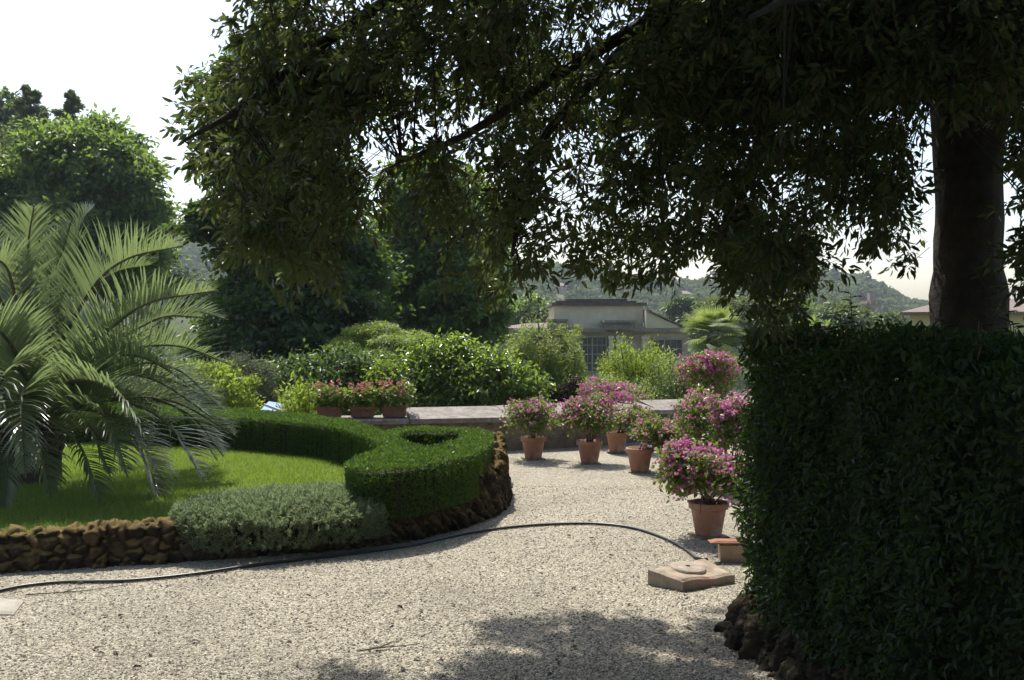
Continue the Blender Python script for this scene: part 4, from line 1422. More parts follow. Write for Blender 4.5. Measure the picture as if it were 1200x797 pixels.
def bougainvillea(label, ppx, d, pot_s, bl, br, bt, bb, pink, g, z0=0.0, nleaf=2600, saucer=True, extra=None):
    x = (ppx - 600) / 1200 * d
    t = thing('potted_bougainvillea', label, 'potted plant', (x, d, z0), GP)
    mb = MB()
    mb.lathe([(r_ * pot_s, z * pot_s + (.02 if saucer else 0)) for r_, z in POT], x, d, z0, 32)
    pot = mb.build('pot', M['terracotta'], t, smooth=True)
    pot.data.shade_smooth()
    MB().lathe([(0, .235 * pot_s + .02), (.134 * pot_s, .232 * pot_s + .02)], x, d, z0, 20).build('soil', M['soil'], t)
    if saucer:
        s_ = .17 * pot_s
        q = g.uniform(-.5, .5)
        MB().prism([(x + s_ * math.cos(q + k * math.pi / 2 + .78), d + s_ * math.sin(q + k * math.pi / 2 + .78)) for k in range(4)], z0 + .001, z0 + .022, .004).build('base_tile', M['slab_side'], t)
    k = d / 1200
    cx, cz = (bl + br) / 2, (bt + bb) / 2
    c = W(cx, cz, d)
    rx, rz = (br - bl) / 2 * k, (bb - bt) / 2 * k
    lobes = [(c + np.array([0, 0, -.1 * rz]), (rx * .75, rx * .75, rz * .75))]
    for j in range(5):
        a = g.random() * 6.28
        lobes.append((c + np.array([math.cos(a) * rx * .55, math.sin(a) * rx * .55, g.uniform(-.45, .5) * rz]), (rx * .48, rx * .48, rz * .5)))
    for e in (extra or []):
        lobes.append((W(e[0], e[1], d), (e[2] * k, e[2] * k, e[3] * k)))
    mb = MB()
    soil_c = np.array([x, d, z0 + .24 * pot_s])
    for j in range(7):
        lc = lobes[j % len(lobes)][0] + g.normal(size=3) * .05
        s0 = soil_c + np.array([g.normal() * .02, g.normal() * .02, 0])
        mb.tube(smooth_path([s0, s0 + (lc - s0) * .45 + g.normal(size=3) * .03, lc, lc + g.normal(size=3) * .12], 3), list(np.linspace(.011, .003, 10)), 6)
    mb.build('stem', M['stem'], t, smooth=True)
    P, O = crown_leaves(lobes, int(nleaf * 1.15), g, 60, .26, .2)
    rad_ = np.hypot(P[:, 0] - x, P[:, 1] - d)
    kp = P[:, 2] > z0 + .40 * pot_s - np.clip(rad_ - .16, 0, .12) * .9
    P, O = P[kp], O[kp]
    canes = []
    for j in range(12):
        a = g.random() * 6.28
        dv = unit(np.array([math.cos(a), math.sin(a), g.uniform(-.2, 1.1)]))
        tip = c + dv * np.array([rx, rx, rz]) * g.uniform(1.12, 1.5)
        s0 = c + dv * np.array([rx, rx, rz]) * .6
        canes.append((s0, (s0 + tip) / 2 + np.array([0, 0, .03]), tip - np.array([0, 0, .03])))
    cl_ = np.concatenate([(q0 + (q2 - q0) * g.random((26, 1)) + g.normal(size=(26, 3)) * .016) for q0, q1, q2 in canes])
    P = np.concatenate([P, cl_])
    O = np.concatenate([O, rand_dirs(len(cl_), g)])
    m = len(P)
    L = .042 * g.uniform(.6, 1.35, m)
    leaf_obj('foliage', P, unit(O * .5 + rand_dirs(m, g) * .8), unit(O * .5 + rand_dirs(m, g) * .6 + np.array([0, 0, .4])), L, L * .62, T_FOLD, M['boug_leaf'], t)
    nf = int(nleaf * pink * .75)
    P, O = crown_leaves(lobes, nf * 2, g, 80, .16, 0, shell=(.85, 1.18))
    up = (P[:, 2] - c[2]) / rz
    keep = g.random(len(P)) < np.clip(.28 + .75 * up, .06, 1)
    P, O = P[keep], O[keep]
    cf_ = np.concatenate([(q0 + (q2 - q0) * g.uniform(.55, 1.05, (7, 1)) + g.normal(size=(7, 3)) * .018) for q0, q1, q2 in canes])
    if pink > .15:
        P = np.concatenate([P, cf_])
        O = np.concatenate([O, rand_dirs(len(cf_), g)])
    # each flower: three bracts
    P = np.repeat(P, 3, 0)
    O = np.repeat(O, 3, 0)
    m = len(P)
    D = unit(O * .5 + rand_dirs(m, g) * .9 + np.array([0, 0, .25]))
    L = .024 * g.uniform(.7, 1.3, m)
    leaf_obj('flowers', P, D, unit(O + rand_dirs(m, g) * .7), L, L * .8, T_FOLD, M['bract'], t)
    return t


bougainvillea('small bougainvillea with few pink flowers, closest to the rustic wall end', 625, 12.6, 1.0, 593, 655, 468, 514, .22, g, extra=[(628, 474, 14, 8)])
bougainvillea('bougainvillea with a purplish pink head in front of the pink dome on the parapet', 691, 12.2, 1.0, 660, 721, 462, 518, .42, g)
bougainvillea('pink domed bougainvillea standing up on the parapet', 713, 14.25, .62, 682, 748, 444, 488, 1.0, g, z0=.50, saucer=False)
bougainvillea('mostly green bougainvillea in the pot set back by the parapet', 723, 13.3, .95, 716, 768, 474, 516, .1, g)
bougainvillea('bougainvillea with scattered pink flowers, its whole pot clear in front', 750, 11.5, 1.0, 746, 806, 486, 534, .35, g)
bougainvillea('bougainvillea whose pot half hides behind the nearest flowering plant', 788, 11.2, 1.0, 790, 858, 488, 545, .6, g, nleaf=3200)
bougainvillea('nearest and largest bougainvillea, magenta, by the hedge corner', 831, 8.05, 1.0, 778, 868, 512, 602, .62, g, nleaf=4800, extra=[(800, 545, 24, 26), (842, 585, 24, 20)])
bougainvillea('bougainvillea with sparse pink among green right under the tallest one', 820, 10.7, 1.05, 785, 850, 452, 528, .3, g)
bougainvillea('tallest bougainvillea with a dense pink top by the fan palm', 832, 11.9, 1.2, 796, 868, 412, 458, 1.15, g, nleaf=3200, extra=[(835, 470, 26, 26)])
bougainvillea('pink bougainvillea tucked close against the clipped hedge', 856, 10.2, 1.0, 826, 884, 455, 535, .8, g)

# ------------------------------------------------------------------ flower boxes on the parapet
for px, lab in ((386, 'terracotta flower box of pale geraniums beside the rambling plant'),
                (425, 'middle terracotta flower box of coral geraniums'),
                (462, 'terracotta flower box of geraniums next to the sloping coping')):
    d = 13.36 + (px - 386) * .0012
    x = (px - 600) / 1200 * d
    zt = .455
    t = thing('flower_box', lab, 'flower box', (x, d, zt), 'geranium boxes on the parapet')
    hw_, hd = .155, .085
    m_ = MB()
    v = []
    for (z, e) in ((0, -.012), (.13, 0)):
        v += [(x - hw_ - e, d - hd - e, zt + z), (x + hw_ + e, d - hd - e, zt + z), (x + hw_ + e, d + hd + e, zt + z), (x - hw_ - e, d + hd + e, zt + z)]
    m_.add(v, [(0, 1, 5, 4), (1, 2, 6, 5), (2, 3, 7, 6), (3, 0, 4, 7), (0, 3, 2, 1), (4, 5, 6, 7)])
    m_.build('box', M['terracotta_red'], t)
    m_ = MB()
    o, i_ = .013, -.012
    z0_, z1_ = zt + .104, zt + .137
    for (xa, xb, ya, yb) in ((-hw_ - o, hw_ + o, -hd - o, -hd - i_), (-hw_ - o, hw_ + o, hd + i_, hd + o), (-hw_ - o, -hw_ - i_, -hd - i_, hd + i_), (hw_ + i_, hw_ + o, -hd - i_, hd + i_)):
        m_.box(x + xa, x + xb, d + ya, d + yb, z0_, z1_)
    m_.build('rim', M['terracotta_red'], t)
    lobes = [(np.array([x + dx, d, zt + .24 + g.uniform(-.04, .07)]), (.11, .11, .13)) for dx in (-.13, -.03, .07, .15)]
    P, O = crown_leaves(lobes, 900, g, 60, .3, .2)
    m = len(P)
    leaf_obj('foliage', P, unit(O + rand_dirs(m, g) * .7), unit(O * .5 + rand_dirs(m, g) * .5 + np.array([0, 0, .6])), .045 * g.uniform(.6, 1.2, m), .045, T_FOLD, M['boug_leaf'], t)
    P = []
    for j in range(15):
        c = np.array([x + g.uniform(-.2, .2), d + g.uniform(-.13, .1), zt + g.uniform(.30, .46)])
        P.append(c + g.normal(size=(11, 3)) * .016)
    P = np.concatenate(P)
    m = len(P)
    leaf_obj('flowers', P, rand_dirs(m, g), rand_dirs(m, g), .024, .022, T_FOLD, M['geranium'], t)

# blue panel with a white edge glimpsed behind the hedge
t = thing('cold_frame', 'blue panel with a pale slanting edge glimpsed behind the box hedge', 'cold frame', W(316, 490, 14.2) * np.array([1, 1, 0]))
a, b = W(304, 484, 14.2), W(328, 488, 14.2)
MB().box(a[0], b[0], 14.2, 14.7, -.05, a[2] - .03).build('frame', M['white_paint'], t)
c1, c2 = W(309, 474, 14.2), W(333, 483, 14.2)
MB().add([(a[0], 14.18, a[2]), (b[0], 14.18, b[2]), (b[0], 14.75, b[2] + .1), (a[0], 14.75, a[2] + .1), (a[0], 14.18, a[2] + .02), (b[0], 14.18, b[2] + .02), (b[0], 14.75, b[2] + .12), (a[0], 14.75, a[2] + .12)],
         [(0, 3, 2, 1), (4, 5, 6, 7), (0, 1, 5, 4), (1, 2, 6, 5), (2, 3, 7, 6), (3, 0, 4, 7)]).build('panel', M['blue_paint'], t)
MB().tube([c1, c2], [.018, .018], 8).build('edge_bar', M['white_paint'], t)

# ------------------------------------------------------------------ well cover, tile, block, hose, slab, twigs
q = [(.885, 6.63), (1.08, 6.46), (1.46, 6.66), (1.31, 6.96)]
qz = [.10, .062, .056, .092]
t = thing('well_cover', 'weathered square stone well cover with a round lid at the end of the hose', 'well cover', (1.17, 6.68, 0))


def subdiv_slab(name, q, z0, z1, mat, parent, jit, n=10, zc=None):
    """slab with worn uneven edges"""
    q = np.array(q)
    v, fcs = [], []
    for j in range(n + 1):
        for i in range(n + 1):
            u, w = i / n, j / n
            p = (q[0] * (1 - u) + q[1] * u) * (1 - w) + (q[3] * (1 - u) + q[2] * u) * w
            ed = i in (0, n) or j in (0, n)
            z = (z1 if zc is None else (zc[0] * (1 - u) + zc[1] * u) * (1 - w) + (zc[3] * (1 - u) + zc[2] * u) * w) + jit * mnoise.noise(Vector((p[0] * 9, p[1] * 9, 3))) - (.012 if ed else 0)
            pj = p + (jit * .8 * np.array([mnoise.noise(Vector((p[0] * 14, p[1] * 14, 8))), mnoise.noise(Vector((p[0] * 14, p[1] * 14, 15)))]) if ed else 0)
            v.append((*pj, z))
    k = n + 1
    for j in range(n):
        for i in range(n):
            fcs.append((j * k + i, j * k + i + 1, (j + 1) * k + i + 1, (j + 1) * k + i))
    ring = [i for i in range(k)] + [j * k + n for j in range(1, k)] + [n * k + i for i in range(n - 1, -1, -1)] + [j * k for j in range(n - 1, 0, -1)]
    b0 = len(v)
    for r_ in ring:
        v.append((v[r_][0], v[r_][1], z0))
    m = len(ring)
    for i in range(m):
        fcs.append((ring[(i + 1) % m], ring[i], b0 + i, b0 + (i + 1) % m))
    return MB().add(v, fcs).build(name, mat, parent)


subdiv_slab('slab', q, -.03, .108, M['slab'], t, .009, 14, qz)
lid = MB().lathe([(0, .016), (.09, .016), (.114, .012), (.12, .004), (.12, -.02)], 0, 0, 0, 40)
lid.lathe([(0, .026), (.012, .025), (.017, .012)], 0, 0, 0, 14)
lid.v = [(x + 1.155, y + 6.70, z + .080 - .07 * (x - .0) + .06 * y) for x, y, z in lid.v]
lid.build('lid', M['lid'], t)

cb = thing('stone_block', 'pale brick block standing on the gravel under the hedge corner', 'block', (1.56, 7.3, 0))
subdiv_slab('block', [(1.475, 7.2), (1.66, 7.2), (1.66, 7.3), (1.475, 7.3)], -.02, .128, M['brick_pale'], cb, .003, 6)
t = subdiv_slab('terracotta_tile', [(1.40, 7.19), (1.70, 7.19), (1.70, 7.30), (1.40, 7.30)], .134, .152, M['terracotta_red'], None, .002, 6)
tag(t, 'flat red terracotta tile lying on the pale block by the hedge', 'tile')

hose_px = [(-60, 705), (0, 692), (30, 686), (75, 682), (150, 681), (230, 674), (300, 664), (400, 651), (480, 639), (545, 625), (600, 618), (650, 615), (700, 615), (740, 620), (775, 631), (800, 643), (815, 654)]
hp_ = [G(x, y, .012) for x, y in hose_px]
path = smooth_path(hp_, 8)
path = [np.array([p[0], p[1], .013 + float(gravel_h(p[0], p[1]))]) for p in path]
path += [np.array([path[-1][0] + .03, path[-1][1] - .05, .02]), np.array([path[-1][0] + .06, path[-1][1] - .12, .03])]
tag(MB().tube(path, [.0108] * len(path), 10).build('garden_hose', M['hose'], None, smooth=True, origin=tuple(path[60])), 'long thin dark garden hose snaking over the gravel to the well cover', 'hose')

q = [G(-30, 722), G(16, 722), G(28, 706), G(-25, 700)]
tag(subdiv_slab('paving_slab', [tuple(p[:2]) for p in q], -.02, .022, M['flag'], None, .003), 'pale flat stone slab sunk in the gravel near the hose', 'slab')
for pts, lab in (([(30, 697), (75, 694), (110, 691), (150, 685)], 'thin dry twig lying just below the hose near the pale slab'),
                 ([(420, 763), (445, 759), (470, 757), (492, 754)], 'short dry stick lying on open gravel in the sun')):
    tp2 = [G(x, y, .008) for x, y in pts]
    mb = MB().tube(smooth_path(tp2, 3), list(np.linspace(.0045, .002, 10)), 6)
    mb.tube([tp2[1], tp2[1] + np.array([.05, .06, .01]), tp2[1] + np.array([.09, .09, .004])], [.004, .003, .002], 5)
    tag(mb.build('twig', M['twig'], None, origin=tp2[0]), lab, 'twig')
n = 130
d_ = g.uniform(4.8, 9, n)
x_ = g.uniform(-.5, .22, n) * d_
ok = ~in_poly(x_, d_, bed_poly)
P = np.stack([x_, d_, gravel_h(x_, d_) + .012], 1)[ok]
dv = rand_dirs(len(P), g) * np.array([1, 1, .15])
tag(leaf_obj('fallen_leaves', P, dv, np.array([0, 0, 1.0]) + g.normal(size=(len(P), 3)) * .3, .05, .022, T_LANCE, M['brown_shrub']), 'brown fallen leaves scattered on the gravel', 'leaves', kind='stuff')

# ------------------------------------------------------------------ tall clipped hedge with rockwork base
FH = [np.array(p) for p in [(1.27, 5.6), (1.27, 5.42), (1.47, 4.3), (1.69, 3.2), (1.9, 2.2)]]
hedge_face = np.array(smooth_path(FH, 8))
hedge2 = np.vstack([hedge_face, [(3.6, 2.2), (2.9, 5.3), (2.35, 5.95), (1.45, 5.95)]])
HT = 1.585
th_ = thing('clipped_hedge', 'tall dark clipped laurel hedge on a rockwork base in front of the oak trunk', 'hedge', (2.0, 4.4, 0))


def in_h2(x, y):
    return in_poly(x, y, hedge2)


def core2(x, y):
    r_ = .1
    k = in_h2(x, y)
    for dx, dy in ((r_, 0), (-r_, 0), (0, r_), (0, -r_)):
        k &= in_h2(x + dx, y + dy)
    return k


voxel_core('shaded_core', core2, 1.1, 3.7, 2.1, 6.1, .1, .0, HT - .24, M['dark_core'], th_)  # solid filler, painted dark as the hedge's shaded inside
p, nv = poly_side_samples(hedge2, 85000, rng)
if not in_h2(p[:, 0] - nv[:, 0] * .05, p[:, 1] - nv[:, 1] * .05).mean() > .5:
    nv = -nv
m = len(p)
zz = .16 + (HT - .2) * rng.random(m) ** .93
P1 = np.stack([p[:, 0], p[:, 1], zz], 1)
htop = .05 * np.sin(p[:, 1] * 3.3 + .5) + .03 * np.sin(p[:, 1] * 8.1 + p[:, 0] * 4) + .04 * np.clip((p[:, 1] - 5.0) / .45, 0, 1) ** 2
P1[:, 2] += htop * np.clip((zz - .6) / 1.0, 0, 1)
bulge = .05 * (.8 - zz) + .085 * noise3(P1, 2.6) + .05 * noise3(P1, 7.0, 3)
low = np.clip((.42 - zz) / .3, 0, 1) * .05
P1[:, :2] += nv * (bulge - .09 + .13 * rng.random(m) - low)[:, None]
D1 = unit(np.stack([nv[:, 0] * .5, nv[:, 1] * .5, 0 * zz - .45], 1) + rng.normal(size=(m, 3)) * .8)
N1 = np.stack([nv[:, 0], nv[:, 1], .5 + 0 * zz], 1) + rng.normal(size=(m, 3)) * .6
n = 42000
x_, y_ = rng.uniform(1.1, 3.6, n), rng.uniform(2.2, 6, n)
ok = in_h2(x_, y_)
P2_ = np.stack([x_[ok], y_[ok], np.zeros(ok.sum())], 1)
P2_[:, 2] = HT - .10 + .10 * rng.random(len(P2_)) ** 1.5 + .035 * noise3(P2_, 3.1) + .035 * noise3(P2_, 8.0, 2) + .05 * np.sin(P2_[:, 1] * 3.3 + .5) + .03 * np.sin(P2_[:, 1] * 8.1 + P2_[:, 0] * 4) + .04 * np.clip((P2_[:, 1] - 5.0) / .45, 0, 1) ** 2
D2 = unit(rng.normal(size=P2_.shape) * .7 + np.array([0, 0, .6]))
N2 = np.array([0, 0, 1.]) + rng.normal(size=P2_.shape) * .5
# young shoots standing above the top
PS, DS, NS = [], [], []
mbs = MB()
shoots = [(W(997, 345, 5.3), .22), (W(985, 372, 5.4), .12), (W(1062, 385, 5.2), .1), (W(950, 384, 5.5), .1), (W(1025, 388, 5.3), .09), (W(1180, 362, 4.9), .18), (W(1188, 380, 4.8), .12), (W(1080, 392, 5.0), .08),
          *[(np.array([1.34 + (5.42 - yy_) * .205 + g.uniform(0, .5), yy_, HT + g.uniform(.03, .13)]), .1) for yy_ in g.uniform(2.9, 5.4, 40)],
          (W(920, 385, 5.5), .1), (W(1045, 395, 4.8), .1), (W(1150, 392, 4.6), .1)]
for tipp, L in shoots:
    bt = np.array([tipp[0] + g.uniform(-.02, .03), tipp[1], HT - .03])
    mbs.tube([bt, (bt + tipp) / 2 + np.array([.008, 0, 0]), tipp], [.004, .003, .002], 5)
    m2 = max(4, int(np.linalg.norm(tipp - bt) / .019))
    for j in range(m2):
        f_ = (j + 1) / m2
        PS.append(bt + (tipp - bt) * f_)
        a_ = j * 2.4
        DS.append(np.array([math.cos(a_) * .9, math.sin(a_) * .5, .25]))
        NS.append(np.array([-.2 * math.cos(a_), 0, 1.]))
mbs.build('shoot', M['stem'], th_)
P = np.vstack([P1, P2_])
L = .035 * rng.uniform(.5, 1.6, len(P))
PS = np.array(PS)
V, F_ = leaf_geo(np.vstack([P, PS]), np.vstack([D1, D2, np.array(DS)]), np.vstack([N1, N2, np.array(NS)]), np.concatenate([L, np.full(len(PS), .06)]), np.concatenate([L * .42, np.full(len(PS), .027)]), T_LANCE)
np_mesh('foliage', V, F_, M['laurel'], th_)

hf = np.array(smooth_path([np.array(p) for p in [(1.9, 5.86), (1.55, 5.82), (1.33, 5.72), (1.25, 5.5), (1.28, 5.2), (1.46, 4.3), (1.68, 3.2), (1.9, 2.2)]], 8))
face = [(-.10 + .13 * f_, f_, 1, .1) for f_ in np.linspace(-.15, .92, 24)]
crown_ = [(.03, .965, .8, .5), (.045, .99, .5, .8)] + [(.05 + .016 * k, 1.0, 0, 1) for k in range(1, 10)]
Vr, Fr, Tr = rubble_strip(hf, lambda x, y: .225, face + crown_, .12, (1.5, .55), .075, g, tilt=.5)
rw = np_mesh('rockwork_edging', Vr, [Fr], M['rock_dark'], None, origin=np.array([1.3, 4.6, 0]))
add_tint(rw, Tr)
tag(rw, 'dark craggy rockwork edging along the foot of the tall hedge', 'wall')

# ------------------------------------------------------------------ the big oak
TB = np.array([(1136 - 600) / 1200 * 6.4, 6.4, -.05])
ok_t = thing('holm_oak', 'big evergreen oak with a dark thick trunk and canopy hanging over the yard', 'tree', TB)
mb = MB()
tops = [TB, W(1136, 400, 6.4), W(1135, 300, 6.4), W(1134, 200, 6.4), W(1138, 120, 6.4), W(1145, 40, 6.4), W(1150, -120, 6.4)]
mb.tube(smooth_path(tops, 5), list(np.interp(np.linspace(0, 1, 31), [0, .15, .3, .5, .62, .75, 1], [.27, .235, .205, .198, .22, .27, .2])), 18, rough=.12)
mb.build('trunk', M['bark'], ok_t, smooth=True)
fork = W(1140, 90, 6.4)
limb_paths = [
    [fork, W(1040, 60, 6.2), W(930, 95, 6.0), W(845, 25, 5.8), W(740, -60, 5.6)],
    [fork, W(1060, 20, 6.0), W(900, -40, 5.4), W(700, 60, 5.0), W(560, 150, 4.8), W(470, 190, 4.7)],
    [fork, W(1080, -40, 6.0), W(820, -180, 5.4), W(560, -60, 5.0), W(380, 50, 4.8), W(285, 125, 4.7), W(215, 165, 4.6)],
    [fork, W(1180, 30, 6.5), W(1260, -10, 6.6), W(1400, 60, 6.6)],
    [fork, W(1120, 60, 6.9), W(1020, 40, 7.2), W(900, 150, 6.6), W(860, 280, 6.4)],
    [W(1150, -60, 6.4), W(1100, -250, 6.6), W(900, -420, 6.4), W(700, -430, 6.0)],
    [W(1150, -60, 6.4), W(1190, -300, 6.2), W(1300, -500, 6.0)],
    [fork, W(1090, 90, 5.8), W(1010, 40, 5.0), W(940, 0, 4.2), W(880, 20, 3.4)],
    [fork, W(1020, 0, 5.9), W(800, 20, 5.3), W(700, 90, 5.1), W(620, 190, 5.0), W(600, 300, 4.9)],
]
for lp in limb_paths:
    pts = smooth_path(lp, 6)
    mb = MB()
    mb.tube(pts, list(np.interp(np.linspace(0, 1, len(pts)), [0, .25, 1], [.12, .05, .008])), 10, rough=.15)
    mb.build('limb', M['bark'], ok_t, smooth=True)

# foliage: hanging sprays through a real crown volume
low_x = np.array([150, 180, 205, 240, 290, 340, 385, 425, 455, 490, 530, 570, 605, 640, 680, 720, 760, 800, 840, 880, 920, 955, 975, 1010, 1050, 1075, 1110, 1150, 1200, 1400])
low_y = np.array([100, 180, 190, 190, 300, 330, 335, 265, 215, 205, 275, 340, 360, 315, 330, 350, 330, 320, 320, 385, 400, 340, 285, 285, 300, 330, 230, 240, 350, 380])
left_y = np.array([-700, -200, 0, 30, 60, 90, 150, 200, 230])
left_x = np.array([420, 260, 225, 235, 238, 225, 190, 195, 205])

shade_poly = [(470, 900), (560, 775), (590, 745), (640, 722), (690, 718), (760, 730), (840, 770), (856, 700), (1300, 690), (1300, 900)]
shade2 = [(345, 860), (365, 790), (400, 782), (430, 786), (455, 860)]


def to_px(P):
    rel = P - np.array([0, 0, CAMH])
    fwd = rel[:, 1] * CP - rel[:, 2] * SP
    up = rel[:, 1] * SP + rel[:, 2] * CP
    return 600 + 1200 * rel[:, 0] / fwd, 398.5 - 1200 * up / fwd, fwd


def shadow_ok(P):
    """where the spray's sun shadow may fall: outside the sunlit part of the yard"""
    L = P - SUNV[None] * (P[:, 2] / SUNV[2])[:, None]
    d = L[:, 1]
    px, py, fw = to_px(np.stack([L[:, 0], np.maximum(d, .5), 0 * d], 1))
    hidden = (d < 4.75)
    return hidden | in_poly(px, py, shade_poly) | in_poly(px, py, shade2)


def sprays(n, px0, px1, py0, py1, d0, d1, g, hang=True):
    px = g.uniform(px0, px1, n)
    py = g.uniform(py0, py1, n)
    d = g.uniform(d0, d1, n)
    if hang:
        ok = (py < np.interp(px, low_x, low_y) - g.uniform(5, 58, n)) & (px > np.interp(py, left_y, left_x) + g.uniform(10, 60, n))
        px, py, d = px[ok], py[ok], d[ok]
    x = (px - 600) / 1200
    u_ = (398.5 - py) / 1200
    dy = CP + u_ * SP
    P = np.stack([x / dy * d, d, CAMH + (-SP + u_ * CP) / dy * d], 1)
    return P[shadow_ok(P)]


g = np.random.default_rng(23)
S = [sprays(4200, 170, 1330, -60, 390, 4.2, 5.6, g),
     sprays(2700, 560, 1330, -60, 390, 5.2, 7.2, g),
     sprays(1100, 835, 1085, 150, 395, 5.2, 6.8, g),
     sprays(1000, 240, 440, 60, 345, 4.2, 5.4, g),
     sprays(1500, 760, 1330, -80, 200, 4.4, 7.5, g)]
Sv = np.vstack(S)
thin = noise3(Sv, 3.0, 1.7) + .7 * noise3(Sv, 6.5, 4)
spx = to_px(Sv)
dense = np.clip((spx[0] - 740) / 220, 0, 1) * np.clip((150 - spx[1]) / 100, 0, 1)
airy = .12 * np.exp(-((spx[0] - 1010) / 90) ** 2) * (spx[1] > 130) + .18 * np.exp(-((spx[0] - 455) / 45) ** 2 - ((spx[1] - 200) / 60) ** 2)
keep = (thin > .05 - dense + airy) | (g.random(len(Sv)) < .10)
keep &= ~((spx[0] > 1068) & (spx[0] < 1192) & (spx[1] > 100) & (spx[2] < 6.7))
Sv = Sv[keep]
# canopy over the frame; the part over the camera is added to block skylight
Su = np.vstack([sprays(1700, 290, 1500, -950, -110, 3.8, 8.5, g, False), sprays(900, 500, 1700, -900, -160, 3.4, 9.0, g, False)])
m_ = 2600
S_block = np.stack([g.uniform(-4.5, 6.5, m_), g.uniform(-6, 2.6, m_), g.uniform(3.6, 6.8, m_)], 1)  # unseen sprays added overhead to cut sky light and darken the hedge
Lp = np.array([G(x, y) for x, y in zip(g.uniform(520, 870, 2600), g.uniform(716, 830, 2600))])
kx, ky, _ = to_px(Lp)
hh_ = g.uniform(3.2, 6.2, 2600)
Ls = Lp + SUNV[None] * (hh_ / SUNV[2])[:, None]
Ls = Ls[in_poly(kx + 45 * noise3(Lp, 7.0, 5.0), ky + 16 * noise3(Lp, 9.0, 1.0), shade_poly) & (noise3(Lp, 5.0, 2.0) + .6 * noise3(Lp, 11.0, 3.0) > -.05)][:850]
S_block = S_block[shadow_ok(S_block)]
print('oak sprays', len(Sv), len(Su))


def spray_leaves(S, per, leaf, g, tmpl, mat, name):
    n = len(S)
    ax = unit(np.stack([g.normal(size=n) * .7 - .25, g.normal(size=n) * .7, -.30 + g.normal(size=n) * .45], 1))
    Lt = g.uniform(.08, .24, n)
    u = g.random((n, per))
    side = unit(g.normal(size=(n, per, 3)))
    P = S[:, None, :] + ax[:, None, :] * (u * Lt[:, None])[:, :, None] + side * .025
    P[:, :, 2] -= (u ** 2 * Lt[:, None] * .25)
    D = unit(ax[:, None, :] * .7 + side * .85 + np.array([0, 0, -.38]))
    Nn = unit(g.normal(size=(n, per, 3)) * .7 + np.array([0, -.1, .5]))
    sz = g.uniform(.45, 1.3, (n, per)) * leaf
    drop = g.random((n, per)) < .12
    P, D, Nn, sz = (a[~drop] for a in (P, D, Nn, sz))
    o = leaf_obj(name, P.reshape(-1, 3), D.reshape(-1, 3), Nn.reshape(-1, 3), sz, sz * .36, tmpl, mat, ok_t)
    return ax, Lt


ax, Lt = spray_leaves(Sv, 32, .055, g, T_LANCE, M['oak'], 'crown')
spray_leaves(Su, 24, .12, g, T_QUAD, M['oak'], 'crown')
q_ = 260
Lq = np.array([G(x, y) for x, y in zip(g.uniform(362, 440, q_), g.uniform(793, 822, q_))])
hq = g.uniform(3.4, 5.5, q_)
Lq = Lq[noise3(Lq, 8.0, 2.0) > -.1] if False else Lq
Ls = np.vstack([Ls, (Lq + SUNV[None] * (hq / SUNV[2])[:, None])[noise3(Lq, 9.0, 2.0) > 0]])
spray_leaves(S_block, 24, .2, g, T_QUAD, M['oak'], 'crown')  # added sky blocker behind and above the camera, never in view
spray_leaves(Ls, 28, .062, g, T_FOLD, M['oak'], 'crown')
# twigs
V, F4 = [], []
E = Sv + ax * Lt[:, None] - np.array([0, 0, 1]) * (Lt * .25)[:, None]
S0 = Sv - ax * .10 + np.array([.05, 0, .06])
lim_pts = np.array([p for lp in limb_paths for p in smooth_path(lp, 6)])
tw_v, tw_f = [], []
for i in range(0, len(Sv)):
    tri = []
    pts3 = [S0[i], Sv[i], E[i]]
    if i % 5 == 0:
        j = np.argmin(np.linalg.norm(lim_pts - Sv[i], axis=1))
        pts3 = [lim_pts[j], (lim_pts[j] + S0[i]) / 2 + np.array([0, 0, .06]), S0[i], Sv[i], E[i]]
    rad_ = np.linspace(.006 if len(pts3) == 5 else .003, .0012, len(pts3))
    b0 = len(tw_v)
    for p, r_ in zip(pts3, rad_):
        tw_v += [p + np.array([r_, 0, 0]), p + np.array([-r_ * .5, r_ * .87, 0]), p + np.array([-r_ * .5, -r_ * .87, 0])]
    for k in range(len(pts3) - 1):
        for q in range(3):
            tw_f.append((b0 + 3 * k + q, b0 + 3 * k + (q + 1) % 3, b0 + 3 * k + 3 + (q + 1) % 3, b0 + 3 * k + 3 + q))
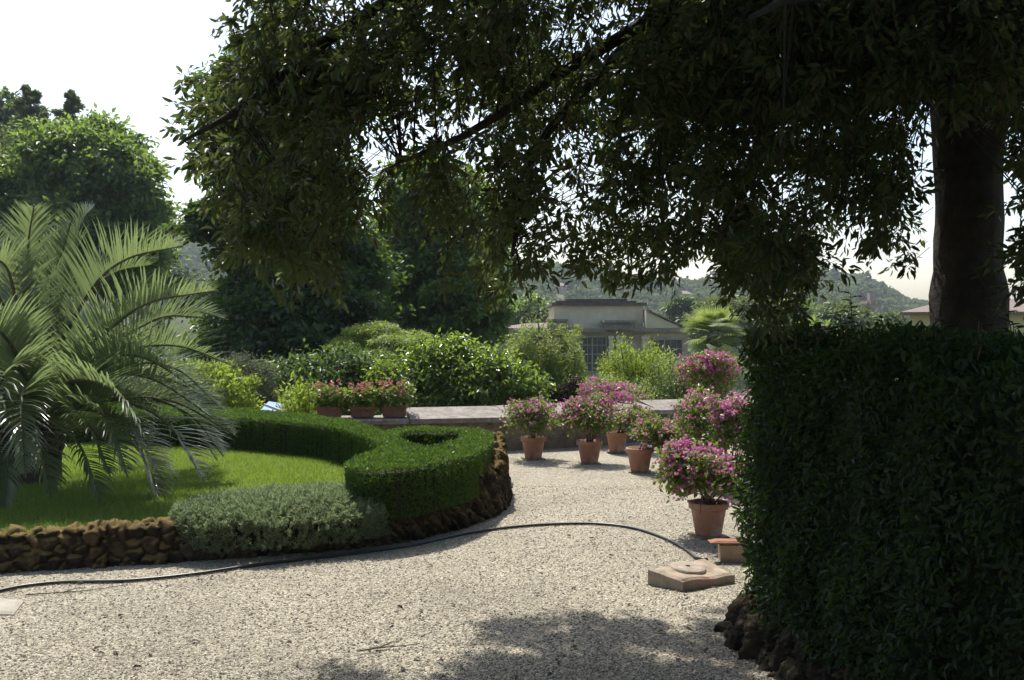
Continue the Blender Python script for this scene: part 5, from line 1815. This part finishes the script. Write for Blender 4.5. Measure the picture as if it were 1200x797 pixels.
np_mesh('twigs', np.array(tw_v), [np.array(tw_f)], M['bark'], ok_t)

# ------------------------------------------------------------------ air
HAZE = 0.00028
if HAZE:
    hz = MB().box(-1150, 1150, -60, 800, -30, 75)
    a = N('haze_air')
    pv = a.n('ShaderNodeVolumePrincipled')
    pv.inputs['Color'].default_value = (.80, .89, 1.0, 1)
    pv.inputs['Density'].default_value = HAZE
    pv.inputs['Anisotropy'].default_value = .3
    a.l(pv.outputs[0], a.out.inputs['Volume'])
    tag(hz.build('haze', a.m), kind='stuff')

# ------------------------------------------------------------------ world, sun, camera
w = bpy.data.worlds.new('World')
SC.world = w
w.use_nodes = True
nt = w.node_tree
bg = nt.nodes['Background']
sky = nt.nodes.new('ShaderNodeTexSky')
sky.sky_type = 'NISHITA'
sky.sun_disc = False
sky.sun_elevation = SUN_EL
sky.sun_rotation = -SUN_AZ
sky.air_density = 1.0
sky.dust_density = 2.2
sky.ozone_density = 1.0
nt.links.new(sky.outputs[0], bg.inputs['Color'])
bg.inputs['Strength'].default_value = .15
sl = bpy.data.lights.new('sun', 'SUN')
sl.energy = 5.0
sl.angle = R(.53)
sl.color = (1, .96, .89)
so = bpy.data.objects.new('sun', sl)
link(so)
so.rotation_euler = Vector([-c for c in SUNV]).to_track_quat('-Z', 'Y').to_euler()
so.location = (0, 0, 30)

cam = bpy.data.cameras.new('camera')
cam.sensor_width = 36
cam.lens = 36.0 * FPX / 1200
cam.clip_start = .05
cam.clip_end = 5000
co = bpy.data.objects.new('camera', cam)
link(co)
co.location = (0, 0, CAMH)
co.rotation_euler = (math.pi / 2 - PITCH, 0, 0)
SC.camera = co
SC.view_settings.view_transform = 'Standard'
SC.view_settings.look = 'None'
SC.view_settings.gamma = 1
SC.view_settings.exposure = 0.55
SC.render.resolution_x, SC.render.resolution_y = 1024, 680
cy = SC.cycles
cy.use_denoising = True
cy.max_bounces = 8
cy.diffuse_bounces = 3
cy.glossy_bounces = 2
cy.transmission_bounces = 4
cy.volume_bounces = 1
cy.transparent_max_bounces = 4
